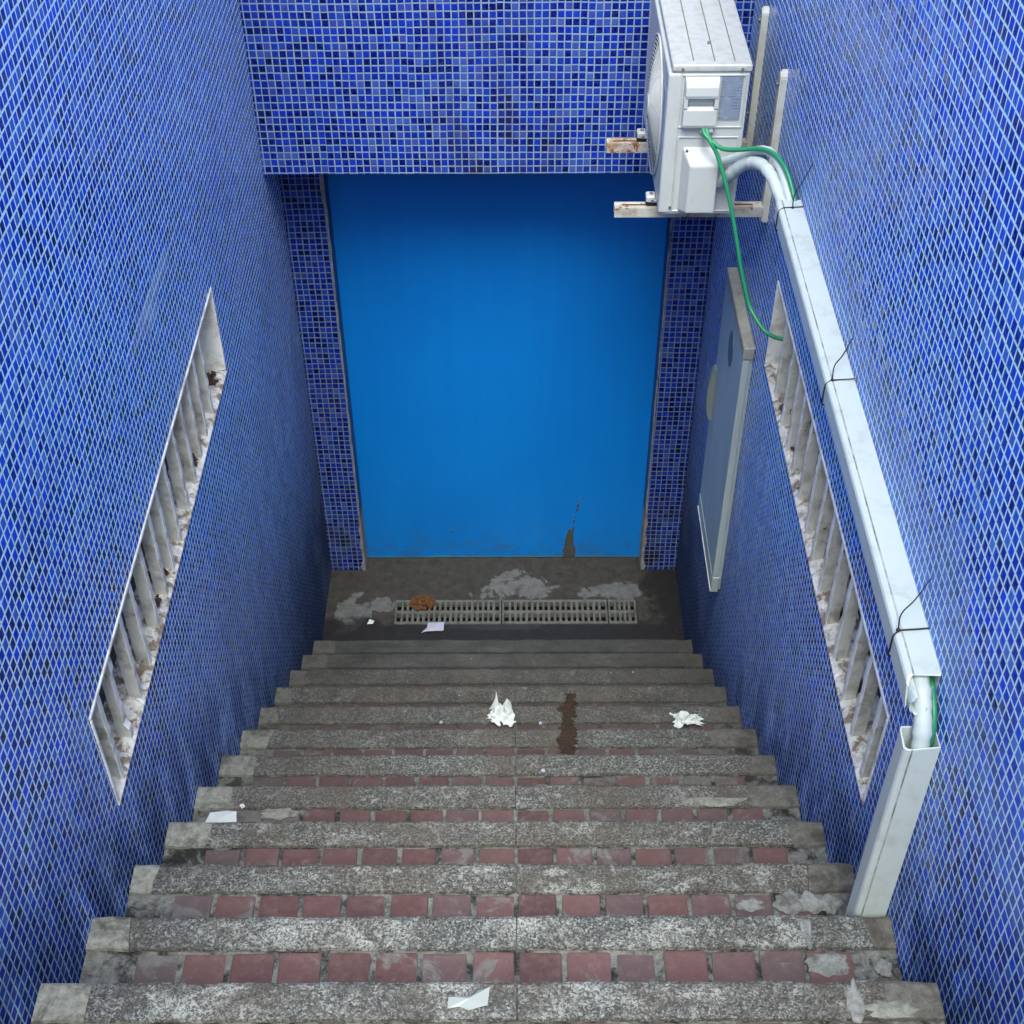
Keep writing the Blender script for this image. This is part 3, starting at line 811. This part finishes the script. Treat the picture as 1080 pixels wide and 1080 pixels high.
fs_ = [bm.faces.new((rr[i * 5 + j], rr[i * 5 + j + 1], rr[i * 5 + j + 6], rr[i * 5 + j + 5])) for i in range(14) for j in range(4)]
r_ = bmesh.ops.extrude_face_region(bm, geom=fs_)
for v in [e for e in r_['geom'] if isinstance(e, bmesh.types.BMVert)]: v.co.x += .0016; v.co.z += .0008
obj('torn_flap', bm, 'pvc', tr)
LYN = 1.632; LZT = 2.552
def lowp(d, h, s, e):
    z = s - (e * .03 * max(0, (d - .02) / .046) * (1 - h / .07))
    return (H - d, LYN + h + (s - 1.9) * .02, z)
bm = NB(); channel(bm, [(nosZ(2) + .001, 0), (2.0, 0), (2.3, 0), (LZT - .07, 0), (LZT, .4)], lowp)
tr2 = obj('cable_trunking', bm, 'pvc', base=(H, LYN, nosZ(2)))
seam(tr2, 0, lambda c_: abs(c_.y - LYN - (c_.z - 1.9) * .02))
tag(tr2, 'short white trunking standing upright on the brick tread against the wall', 'trunking')

# insulated pipes
def path(name, runs, m, label, cat, group=None, wob=0, base=None):
    bm = NB()
    for pts, r in runs: tube(bm, pts, r, 12, 6, wob)
    return tag(obj(name, bm, m, base=base), label, cat, group)
mid = [(.803, 3.2, 2.620), (.803, 2.6, 2.620), (.803, 2.0, 2.621)]
path('insulated_pipe', [([(.655, 3.838, 2.541), (.679, 3.80, 2.587), (.704, 3.76, 2.634), (.728, 3.72, 2.662), (.748, 3.67, 2.676), (.764, 3.62, 2.672), (.778, 3.58, 2.652), (.790, 3.545, 2.632), (.800, 3.50, 2.622)] + mid
      + [(.803, 1.80, 2.622), (.803, 1.745, 2.618), (.804, 1.705, 2.598), (.805, 1.676, 2.560), (.805, 1.664, 2.51), (.805, 1.662, 2.40), (.805, 1.660, 2.25)], .0175)], 'foam',
     'thick white wrapped pipe bending from valve cover through trunking to the upright piece', 'pipe', 'wrapped pipes of the air conditioner', .10)
path('insulated_pipe', [([(.640, 3.846, 2.600), (.668, 3.815, 2.622), (.700, 3.78, 2.652), (.735, 3.735, 2.690), (.762, 3.69, 2.708), (.782, 3.64, 2.700), (.797, 3.59, 2.674), (.806, 3.54, 2.645), (.815, 3.505, 2.629), (.818, 3.3, 2.628)], .0125)], 'foam',
     'thinner white wrapped pipe arching behind the thick one into the trunking', 'pipe', 'wrapped pipes of the air conditioner', .10)

# green cables
path('green_cable', [([(.600, 3.822, 2.712), (.604, 3.808, 2.700), (.613, 3.79, 2.686), (.635, 3.78, 2.651), (.668, 3.75, 2.566), (.698, 3.72, 2.464), (.724, 3.69, 2.359), (.744, 3.67, 2.292), (.761, 3.65, 2.244), (.794, 3.60, 2.207), (.818, 3.575, 2.196), (.850, 3.55, 2.198), (.90, 3.54, 2.20)], .0062)], 'green',
     'green cable hanging from the terminal cover down into the louvred vent', 'cable', 'green cables of the air conditioner')
path('green_cable', [([(.590, 3.822, 2.712), (.598, 3.806, 2.700), (.621, 3.79, 2.686), (.647, 3.77, 2.678), (.689, 3.74, 2.690), (.735, 3.70, 2.712), (.767, 3.65, 2.722), (.790, 3.60, 2.712), (.806, 3.56, 2.685), (.818, 3.525, 2.650), (.822, 3.49, 2.636), (.823, 3.3, 2.635)], .0062)], 'green',
     'green cable arching over the white pipes into the top of the trunking', 'cable', 'green cables of the air conditioner')
path('green_cable', [([(.826, 2.2, 2.612), (.826, 1.80, 2.612), (.826, 1.735, 2.606), (.826, 1.690, 2.575), (.826, 1.676, 2.53), (.826, 1.674, 2.40)], .0062)], 'green',
     'end of green cable glimpsed behind the pipe at the gap in the trunking', 'cable', 'green cables of the air conditioner')

# cable ties
def cable_tie(y, knot, tail, label):
    bm = NB(); r = .0018; zt = ZT + .003
    x_o = H - .0695
    tube(bm, [(H + .004, y + .004, zt + .002), (H - .02, y + .002, zt + .001), (H - .045, y, zt + .001), (H - .056, y - .001, zt - .000), (x_o + .003, y - .004, zt - .008), (x_o, y - .008, zt - .02), (x_o, y - .010, zt - .04), (x_o + .001, y - .010, zt - .058), (x_o + .02, y - .008, zt - .0605), (H - .004, y - .004, zt - .0605)], r, 6, 4)
    k = (H - knot, y - .001, zt + .002)
    lump(bm, k, (.0045, .0045, .0035), amp=.2, sub=2)
    tx, ty, tz = tail
    tube(bm, [k, (k[0] + .002, k[1] + .012, k[2] + .03), (k[0] + (tx - k[0]) * .5, k[1] + (ty - k[1]) * .55, k[2] + (tz - k[2]) * .62), tail], r * .85, 6, 4)
    tag(obj('cable_tie', bm, 'tie', base=k), label, 'cable tie', 'black wire ties round the trunking')
cable_tie(2.672, .053, (.828, 2.735, 2.722), 'black wire tie round the middle of the white trunking')
cable_tie(1.853, .060, (.828, 1.898, 2.742), 'black wire tie just above the broken end of the trunking')
cable_tie(3.480, .030, (.830, 3.43, 2.80), 'black wire tie where pipes and green cable enter the trunking')

# ------------------------------------------------------------------ air conditioner
AX0, AX1, AY0, AY1, AZ0, AZ1 = .497, .712, 3.85, 4.50, 2.438, 2.882
ac = thing('air_conditioner', 'white air conditioner outdoor unit on brackets high on the right wall', 'air conditioner', ((AX0 + AX1) / 2, (AY0 + AY1) / 2, AZ0))
bm = NB(); box(bm, AX0, AX1, AY0, AY1, AZ0, AZ1 - .022, .006, 2)
obj('casing', bm, 'ac', ac)
bm = NB(); box(bm, AX0 - .004, AX1 + .004, AY0 - .004, AY1 + .004, AZ1 - .0205, AZ1, .007, 3)
lid = obj('top_panel', bm, 'ac_top', ac)
bm = NB()
for x in (.553, .612, .668):
    box(bm, x - .0016, x + .0016, AY0 + .022, AY1 - .03, AZ1 + .0002, AZ1 + .0016, .0006, 1)
obj('pressed_rib', bm, 'groove', lid)
# front edge column and side panel seams
bm = NB(); box(bm, AX0 - .013, AX0 + .028, AY0 - .003, AY1 + .003, AZ0 + .004, AZ1 - .024, .009, 3)
fp = obj('front_panel', bm, 'ac', ac)
bm = NB()
fz, fy = (AZ0 + AZ1) / 2 - .01, 4.115; R0 = .196; xf = AX0 - .013
def fan_x(r): return xf - .004 - .022 * (1 - (r / R0) ** 2)
def ringtube(bm, r, rad, seg=56):
    rings = []
    for i in range(seg):
        a = 2 * math.pi * i / seg
        ca, sa = math.cos(a), math.sin(a)
        rings.append([bm.verts.new((fan_x(r) + rad * math.sin(t), fy + (r + rad * math.cos(t)) * ca, fz + (r + rad * math.cos(t)) * sa)) for t in [2 * math.pi * k / 6 for k in range(6)]])
    for i in range(seg):
        for k in range(6):
            f = bm.faces.new((rings[i][k], rings[i][(k + 1) % 6], rings[(i + 1) % seg][(k + 1) % 6], rings[(i + 1) % seg][k])); f.smooth = True
for k in range(1, 20): ringtube(bm, .0103 * k, .0017 if k < 19 else .0035)
for q in range(10):
    a = 2 * math.pi * q / 10
    tube(bm, [(fan_x(r) + .002, fy + r * math.cos(a + r * 2.2), fz + r * math.sin(a + r * 2.2)) for r in (.012, .06, .11, .16, .196)], .003, 6, 3)
cyl(bm, (fan_x(0) - .003, fy, fz), (1, 0, 0), .034, .005, 20)
obj('fan_grille', bm, 'ac', fp)
bm = NB(); cyl(bm, (xf - .0015, fy, fz), (1, 0, 0), .19, .002, 48)
obj('fan_opening', bm, 'dark', fp)
bm = NB(); box(bm, xf - .0018, xf - .0002, 3.872, 3.918, 2.60, 2.80); obj('sticker', bm, 'sticker', fp)
# coil side
bm = NB()
for k in range(24):
    z = AZ0 + .035 + k * .0155; box(bm, AX1 + .0005, AX1 + .004, AY0 + .06, AY1 - .02, z, z + .006)
obj('coil_guard', bm, 'ac', ac)
# embossed border on the service side
def frame2(bm, x0, x1, z0, z1, w, y, th=.003, bev=.001):
    box(bm, x0, x1, y - th, y + .0005, z1 - w, z1, bev, 1); box(bm, x0, x1, y - th, y + .0005, z0, z0 + w, bev, 1)
    box(bm, x0, x0 + w, y - th, y + .0005, z0 + w + .0003, z1 - w - .0003, bev, 1); box(bm, x1 - w, x1, y - th, y + .0005, z0 + w + .0003, z1 - w - .0003, bev, 1)
bm = NB(); frame2(bm, .520, .703, 2.704, 2.855, .004, AY0, .004); frame2(bm, .524, .700, 2.448, 2.678, .004, AY0, .0035)
box(bm, .5125, .5145, AY0 - .0022, AY0 + .0005, AZ0 + .008, AZ1 - .028); box(bm, .7055, .7085, AY0 - .003, AY0 + .0005, AZ0 + .008, AZ1 - .028)
obj('side_trim', bm, 'ac', ac)
# upper terminal cover: curved visor, hand recess, lower plate
bm = NB()
x0, x1 = .530, .628; yf = AY0 - .0005
def sect(pts, x0, x1, bm, draft=0.0):
    """pts: (outward, z) outline, extruded in x"""
    A = [bm.verts.new((x0 + draft * o / .03, yf - o, z)) for o, z in pts]; B_ = [bm.verts.new((x1 - draft * o / .03, yf - o, z)) for o, z in pts]
    k = len(pts); bm.faces.new(A); bm.faces.new(B_)
    for i in range(k): bm.faces.new((A[i], A[(i + 1) % k], B_[(i + 1) % k], B_[i]))
sect([(0, 2.850), (.010, 2.850), (.020, 2.843), (.027, 2.828), (.029, 2.806), (.027, 2.798), (.006, 2.802), (0, 2.802)], x0, x1, bm, .004)
sect([(0, 2.7995), (.005, 2.7995), (.005, 2.772), (0, 2.772)], x0 + .012, x1 - .012, bm)
sect([(0, 2.7995), (.026, 2.796), (.026, 2.770), (0, 2.770)], x0 + .001, x0 + .0115, bm); sect([(0, 2.7995), (.026, 2.796), (.026, 2.770), (0, 2.770)], x1 - .0115, x1 - .001, bm)
sect([(0, 2.7695), (.014, 2.7695), (.023, 2.762), (.024, 2.720), (.021, 2.712), (0, 2.710)], x0, x1, bm, .003)
tc = obj('terminal_cover', bm, 'ac_plastic', ac)
bm = NB(); box(bm, .585, .622, yf - .018, yf, 2.696, 2.7095, .002, 1)
obj('cable_clamp', bm, 'ac_plastic', tc)
# valve cover
bm = NB(); x0, x1, z0, z1 = .540, .648, 2.452, 2.650
base = [(x0, z0), (x1, z0), (x1, z1), (x0, z1)]; top = [(x0 + .022, z0 + .012), (x1 - .003, z0 + .012), (x1 - .003, z1 - .040), (x0 + .022, z1 - .040)]
A = [bm.verts.new((x, yf, z)) for x, z in base]; B_ = [bm.verts.new((x, yf - .046, z)) for x, z in top]
bm.faces.new(A); bm.faces.new(B_)
for i in range(4): bm.faces.new((A[i], A[(i + 1) % 4], B_[(i + 1) % 4], B_[i]))
bmesh.ops.bevel(bm, geom=bm.edges[:], offset=.006, segments=3, profile=.6, affect='EDGES')
obj('valve_cover', bm, 'ac_plastic', ac)
bm = NB(); box(bm, .634, .694, yf - .0022, yf, 2.727, 2.848)
obj('name_plate', bm, 'label', ac)
for (x, z, dy) in ((.522, AZ1 - .012, .0045), (.688, AZ1 - .012, .0045), (.518, 2.462, .003), (.553, 2.641, .0135)):
    bm = NB(); cyl(bm, (x, AY0 - dy - .003, z), (0, 1, 0), .0042, .004, 10); obj('screw', bm, 'screw', ac)
bm = NB(); cyl(bm, (.607, AY0 + .14, AZ1 - .001), (0, 0, 1), .005, .006, 10); obj('screw', bm, 'screw', ac)

# wall brackets
def bracket(y, xtip, ztop_leg, label, slot):
    zt = AZ0 - .024
    br = thing('wall_bracket', label, 'bracket', (H, y, zt - .03), 'steel brackets under the air conditioner')
    bm = NB()
    # channel-shaped arm with a slot in its top
    box(bm, xtip, H - .002, y - .018, y - .006, zt - .003, zt, .001, 1); box(bm, xtip, H - .002, y + .006, y + .018, zt - .003, zt, .001, 1)
    for (a, b) in ((xtip, xtip + .022), (.55, .66), (H - .05, H - .002)): box(bm, a, b, y - .0058, y + .0058, zt - .0029, zt - .0002)
    box(bm, xtip, H - .002, y - .018, y - .0155, zt - .034, zt - .0035, .0008, 1); box(bm, xtip, H - .002, y + .0155, y + .018, zt - .034, zt - .0035, .0008, 1)
    obj('arm', bm, 'bracket_rusty' if slot else 'bracket', br)
    bm = NB(); box(bm, xtip + .02, H - .045, y - .015, y + .015, zt - .010, zt - .0045)
    obj('rusty_inside', bm, 'rust', br)
    # upright leg on the wall, rounded at the top
    bm = NB(); pts = []
    for a in range(9): pts.append((y - .020 * math.cos(math.pi * a / 8), ztop_leg - .020 + .020 * math.sin(math.pi * a / 8)))
    pts += [(y + .020, zt - .05), (y - .020, zt - .05)]
    A = [bm.verts.new((H - .001, *p)) for p in pts]; B_ = [bm.verts.new((H - .022, *p)) for p in pts]
    bm.faces.new(A); bm.faces.new(B_); k = len(pts)
    for i in range(k): bm.faces.new((A[i], A[(i + 1) % k], B_[(i + 1) % k], B_[i]))
    bmesh.ops.bevel(bm, geom=[e for e in bm.edges if all(abs(v.co.x - (H - .022)) < 1e-5 for v in e.verts)], offset=.004, segments=2, affect='EDGES')
    lg = obj('wall_leg', bm, 'bracket_leg', br)
    for z in (ztop_leg - .04, zt + .09):
        bm = NB(); cyl(bm, (H - .030, y, z), (1, 0, 0), .006, .008, 6); obj('anchor_bolt', bm, 'screw', lg)
    # bolt and pad for the foot of the unit
    for x in (.472, .700):
        bm = NB(); box(bm, x - .016, x + .016, y - .013, y + .013, zt + .0004, zt + .0145, .003, 1)
        pad = obj('rubber_pad', bm, 'rubber', br)
        bm = NB(); cyl(bm, (x, y, zt + .0256), (0, 0, 1), .006, .012, 8); obj('bolt', bm, 'screw', pad)
bracket(3.957, .361, 2.822, 'rust spotted bracket under the near end of the unit, its leg the lower one', 0)
bracket(4.385, .358, 2.835, 'rusty bracket under the far end of the unit, its leg reaching higher', 1)
for y in (3.957, 4.385):
    bm = NB(); box(bm, .456, .497 - .0135, y - .018, y + .018, AZ0 - .0095, AZ0 + .010, .003, 1); box(bm, .470, .720, y - .018, y + .018, AZ0 - .0092, AZ0 - .0005, .001, 1)
    obj('mounting_foot', bm, 'ac_plastic', ac)

# ------------------------------------------------------------------ grey cabinet on the right wall
cb = thing('wall_cabinet', 'shallow grey white metal cabinet on the right wall below the air conditioner', 'cabinet', (H, 4.09, .90))
CX, CY0, CY1, CZ0, CZ1 = .800, 3.845, 4.345, .900, 1.972
bm = NB(); box(bm, CX + .008, H - .0008, CY0 + .004, CY1, CZ0 + .004, CZ1 - .003, .002, 1)
obj('casing', bm, 'box', cb)
bm = NB(); box(bm, CX, CX + .024, CY0 - .003, CY1 + .003, CZ0 + .075, CZ1 - .045, .004, 2)
dr = obj('cabinet_door', bm, 'box', cb)
bm = NB(); box(bm, CX - .002, H - .0008, CY0 - .006, CY1 + .004, CZ1 - .040, CZ1 + .004, .003, 1)
cp = obj('cap', bm, 'boxtop', cb)
bm = NB(); box(bm, CX - .001, CX + .027, CY0 - .005, CY1 + .004, CZ0 - .002, CZ0 + .073, .003, 1); obj('bottom_rail', bm, 'box', cb)
bm = NB(); box(bm, CX - .003, CX - .0012, CY0 + .0, CY1 + .004, CZ0 - .002, CZ0 + .006); obj('bottom_lip', bm, 'frame', cb)
# lens-shaped window in the door
bm = NB(); A = []
for i in range(24):
    a = 2 * math.pi * i / 24; A.append((4.08 + .05 * math.cos(a), 1.82 + .064 * math.sin(a)))
t = [bm.verts.new((CX - .002, *p)) for p in A]; b_ = [bm.verts.new((CX + .001, *p)) for p in A]
bm.faces.new(t)
for i in range(24): bm.faces.new((t[i], t[(i + 1) % 24], b_[(i + 1) % 24], b_[i]))
obj('inspection_window', bm, 'lens', dr)
# pale disc-shaped hand guard that stands off the far edge of the door
bm = NB(); A = []
for i in range(25):
    a = math.pi * i / 24; A.append((CX - .024 * math.sin(a), 1.465 - .115 * math.cos(a)))
t = [bm.verts.new((x, 4.310, z)) for x, z in A]; b_ = [bm.verts.new((x, 4.346, z)) for x, z in A]
bm.faces.new(t); bm.faces.new(b_)
for i in range(24): bm.faces.new((t[i], t[i + 1], b_[i + 1], b_[i]))
obj('handle', bm, 'handle', dr)

# ------------------------------------------------------------------ litter
def crumple(bm, c, r, seed, sub=4, sharp=.55, floor=None):
    t = bmesh.new(); bmesh.ops.create_icosphere(t, subdivisions=sub, radius=1)
    for v in t.verts:
        n = v.co.normalized(); k = 1.0
        for q, (fr, am) in enumerate(((1.1, .8), (2.0, .30), (4.0, .08))):
            k += am * sharp * (1 - 2 * abs(noise.noise(n * fr + Vector((seed, q * 7, seed * .3)))) * 2)
        k = max(.25, k * .8)
        v.co = Vector((c[0] + n.x * k * r[0], c[1] + n.y * k * r[1], c[2] + n.z * k * r[2]))
        if floor is not None and v.co.z < floor: v.co.z = floor + .0005
    merge(bm, t)
def shard(bm, c, pts, fold, th=.0006, rot=0):
    """a torn scrap: a thin folded sheet"""
    n = len(pts); ca, sa = math.cos(rot), math.sin(rot)
    def pl(x, y, z): return (c[0] + x * ca - y * sa, c[1] + x * sa + y * ca, c[2] + z)
    t = [bm.verts.new(pl(x, y, z + th)) for x, y, z in pts]; b_ = [bm.verts.new(pl(x, y, z)) for x, y, z in pts]
    cx = sum(p[0] for p in pts) / n; cy = sum(p[1] for p in pts) / n; cz = sum(p[2] for p in pts) / n + fold
    ct = bm.verts.new(pl(cx, cy, cz + th)); cb_ = bm.verts.new(pl(cx, cy, cz))
    for i in range(n):
        j = (i + 1) % n
        bm.faces.new((t[i], t[j], ct)); bm.faces.new((b_[j], b_[i], cb_)); bm.faces.new((t[i], b_[i], b_[j], t[j]))
z7 = nosZ(7)
def ridge(v): return 1 - 2.2 * abs(noise.noise(v))
def crumpled_sheet(bm, c, rx, ry, peaks, seed, n=34, flr=0.0):
    """thin sheet pushed into folds; peaks = (x, y, height, width)"""
    G = {}
    for i in range(n + 1):
        for j in range(n + 1):
            a, b_ = -1 + 2 * i / n, -1 + 2 * j / n
            k = 1 + .35 * noise.noise(Vector((a * 1.3, b_ * 1.3, seed)))
            m_ = max(abs(a), abs(b_)); l_ = math.hypot(a, b_) or 1
            sq = .55 + .45 * m_ / l_
            q = Vector((a * 1.6, b_ * 1.6, seed))
            f = ridge(q) * .55 + ridge(q * 2.1 + Vector((4, 0, 0))) * .30 + ridge(q * 4.5) * .12
            z = max(0, .35 + f) * .011
            x = c[0] + a * rx * k * sq; y = c[1] + b_ * ry * k * sq
            for (px, py, ph, pw) in peaks:
                d2 = ((x - c[0] - px) ** 2 + (y - c[1] - py) ** 2) / pw ** 2
                z += ph * math.exp(-d2 * 1.4) * (.75 + .45 * f)
            x += .010 * noise.noise(q * 2.3 + Vector((9, 0, 0))); y += .008 * noise.noise(q * 2.3 + Vector((0, 9, 0)))
            G[i, j] = bm.verts.new((x, y, c[2] + max(flr, z)))
    fs = []
    for i in range(n):
        for j in range(n):
            if max(abs(-1 + 2 * (i + .5) / n), abs(-1 + 2 * (j + .5) / n)) > .8 + .3 * noise.noise(Vector((i * .3, j * .3, seed))): continue
            fs.append(bm.faces.new((G[i, j], G[i + 1, j], G[i + 1, j + 1], G[i, j + 1])))
    for v in [v for v in bm.verts if not v.link_faces]: bm.verts.remove(v)
    r = bmesh.ops.extrude_face_region(bm, geom=fs)
    for v in [e for e in r['geom'] if isinstance(e, bmesh.types.BMVert)]: v.co.z += .0008
bm = NB()
crumpled_sheet(bm, (.0, 3.168, z7 + .0015), .055, .048, [(.012, .0, .045, .030), (-.012, .030, .085, .014), (.026, .028, .050, .016), (-.028, -.012, .014, .02)], 1.3)
tag(obj('crumpled_tissue', bm, 'tissue', base=(0, 3.165, z7)), 'tall crumpled white tissue lying near the middle of the stairs', 'tissue', 'white tissues dropped on the stairs')
bm = NB()
crumpled_sheet(bm, (.645, 3.150, z7 + .0015), .062, .036, [(.0, .0, .026, .028), (-.02, .004, .018, .02), (.03, -.004, .010, .02)], 7.7)
tag(obj('crumpled_tissue', bm, 'tissue', base=(.645, 3.15, z7)), 'low crumpled white tissue lying towards the right wall', 'tissue', 'white tissues dropped on the stairs')
z4 = nosZ(4)
bm = NB(); shard(bm, (-.748, 2.325, z4 + .003), [(-.050, -.05, 0), (-.02, -.046, .004), (.042, -.05, .002), (.036, -.004, .008), (.010, .002, .004), (-.036, -.006, .006)], .006, .0012)
tag(obj('paper_scrap', bm, 'tissue', base=(-.748, 2.325, z4)), 'flat white paper scrap on a step beside the left wall', 'paper')
bm = NB(); crumple(bm, (-.700, 2.345, z4 + .005), (.007, .007, .006), 2.2, 3, floor=z4 + .001)
tag(obj('paper_ball', bm, 'tissue', base=(-.700, 2.345, z4)), 'tiny white paper ball just right of the flat paper scrap', 'paper')
z0_ = nosZ(0)
bm = NB(); shard(bm, (-.035, 1.303, z0_ + .002), [(-.040, -.012, .0), (-.018, -.010, .003), (.0, -.018, .004), (.034, -.006, .002), (.038, .028, .008), (.016, .022, .004), (.002, .008, .008), (-.038, .010, .003)], .007, .0006)
tag(obj('plastic_scrap', bm, 'film', base=(-.035, 1.303, z0_)), 'torn pale plastic scrap on the nearest granite nosing', 'plastic')
bm = NB(); shard(bm, (-.325, 4.562, .006), [(-.055, -.034, 0), (-.030, -.028, .004), (.048, -.022, .002), (.050, .030, .006), (-.026, .028, .004), (-.030, -.004, .003)], .006, .0012)
tag(obj('paper_scrap', bm, 'paper', base=(-.325, 4.562, 0)), 'pale lilac paper scrap lying at the edge of the drain grate', 'paper')
for (x, y, z, lab) in ((-.62, 4.60, 0, 'small white paper fragment on the landing left of the grate'), (-.56, 4.19, nosZ(11), 'small white paper fragment on the bottom step')):
    bm = NB(); shard(bm, (x, y, z + .003), [(-.016, -.01, 0), (.012, -.012, .004), (.018, .008, .002), (-.004, .014, .010)], .006)
    tag(obj('paper_scrap', bm, 'tissue', base=(x, y, z)), lab, 'paper')
# cigarette ends and crumbs
random.seed(5)
for (x, y, n, lab) in ((-.203, 3.150, 7, 'white crumb at the foot of the tall tissue, to its left'), (.14, 3.145, 7, 'white crumb between the tall tissue and the brown spill'), (.136, 2.625, 5, 'pale ring shaped crumb on a nosing below the brown spill')):
    bm = NB(); crumple(bm, (x, y, nosZ(n) + .003), (.0055, .006, .004), x * 9, 3, floor=nosZ(n) + .0005)
    tag(obj('litter_crumb', bm, 'paper', base=(x, y, nosZ(n))), lab, 'litter')
# orange brown heap on the grate
bm = NB(); random.seed(11)
for k in range(60):
    a = random.uniform(0, 6.28); r = .055 * math.sqrt(random.random())
    lump(bm, (-.386 + r * math.cos(a), 4.725 + r * math.sin(a) * .8, .010 + .022 * (1 - (r / .055) ** 2) * random.uniform(.5, 1)), (.012, .011, .008), amp=.9, seed=k * 1.3, sub=2, fr=2, floor=.005)
tag(obj('debris_heap', bm, 'debris', base=(-.386, 4.725, .004)), 'round orange brown heap of debris lying on the drain grate', 'debris')
# dried rusty spill running down three treads
sp = thing('dried_spill', 'rusty brown dried spill streaking down the treads right of the tissue', 'spill', (.22, 2.9, nosZ(7)))
for n, ya, yb, xc, hw in ((6, 2.83, 2.962, .218, .034), (7, 3.10, 3.230, .236, .032), (8, 3.39, 3.455, .258, .024)):
    bm = NB(); random.seed(n)
    zz = nosZ(n); nx, ny = 34, 44; V = {}
    for i in range(nx + 1):
        for j in range(ny + 1):
            x = xc - hw * 1.5 + hw * 3 * i / nx; y = ya + (yb - ya) * j / ny
            q = Vector((x, y, n))
            e = 1 - abs(x - xc - .012 * noise.noise(Vector((n, y * 14, 3)))) / hw + .8 * noise.noise(q * 26) + .45 * noise.noise(q * 70)
            if n == 8: e -= max(0, (3.40 - y)) * 0
            h = min(.009, max(0, e) * .009) * (.6 + .7 * noise.noise(q * 95)) + .0008
            V[i, j] = (x, y, zz + max(.0012, h) + .0012, e > .22 + .5 * noise.noise(q * 120))
    vv = {}
    for i in range(nx):
        for j in range(ny):
            ks = [(i, j), (i + 1, j), (i + 1, j + 1), (i, j + 1)]
            if sum(V[k][3] for k in ks) >= 3:
                for k in ks:
                    if k not in vv: vv[k] = bm.verts.new(V[k][:3])
                bm.faces.new([vv[k] for k in ks])
    r = bmesh.ops.extrude_face_region(bm, geom=bm.faces[:])
    for v in [e for e in r['geom'] if isinstance(e, bmesh.types.BMVert)]: v.co.z = zz + .0005
    obj('crust', bm, 'spill', sp)

# ------------------------------------------------------------------ camera
pitch, yaw, roll = .8155, -.0021, -.0042
cp_, sp_, cy_, sy_, cr_, sr_ = math.cos(pitch), math.sin(pitch), math.cos(yaw), math.sin(yaw), math.cos(roll), math.sin(roll)
def unyaw(v): return Vector((cy_ * v[0] + sy_ * v[1], -sy_ * v[0] + cy_ * v[1], v[2]))
right = unyaw((1, 0, 0)); upv = unyaw((0, sp_, cp_)); fwd = unyaw((0, cp_, -sp_))
r2 = right * cr_ + upv * sr_; u2 = -right * sr_ + upv * cr_
cd = bpy.data.cameras.new('camera'); cam = bpy.data.objects.new('camera', cd); COL.objects.link(cam)
Mx = Matrix((r2, u2, -fwd)).transposed().to_4x4(); Mx.translation = Vector((.049, 0, 4.477))
cam.matrix_world = Mx
cd.sensor_width = 36; cd.lens = 36 * 1448.17 / 1080; cd.shift_y = 180 / 1080; cd.clip_start = .05; cd.clip_end = 400
S.camera = cam

# ------------------------------------------------------------------ light: bright overcast
w = bpy.data.worlds.new('World'); S.world = w; w.use_nodes = True
nt = w.node_tree; bg = nt.nodes['Background']
sky = nt.nodes.new('ShaderNodeTexSky'); sky.sky_type = 'NISHITA'; sky.sun_disc = False
EL, AZ = R(60), R(182)
sky.sun_elevation = EL; sky.sun_rotation = AZ; sky.air_density = 1.0; sky.dust_density = 3.0; sky.ozone_density = 1.0
nt.links.new(sky.outputs[0], bg.inputs[0]); bg.inputs[1].default_value = .145
sl = bpy.data.lights.new('sun', 'SUN'); sl.energy = 1.35; sl.angle = R(34); sl.color = (.99, 1, .90)
so = bpy.data.objects.new('sun', sl); COL.objects.link(so)
d = Vector((math.sin(AZ) * math.cos(EL), math.cos(AZ) * math.cos(EL), math.sin(EL)))
so.rotation_euler = d.to_track_quat('Z', 'Y').to_euler(); so.location = d * 20
S.view_settings.view_transform = 'Standard'; S.view_settings.look = 'None'; S.view_settings.gamma = 1
S.view_settings.exposure = 1.45
S.cycles.max_bounces = 8
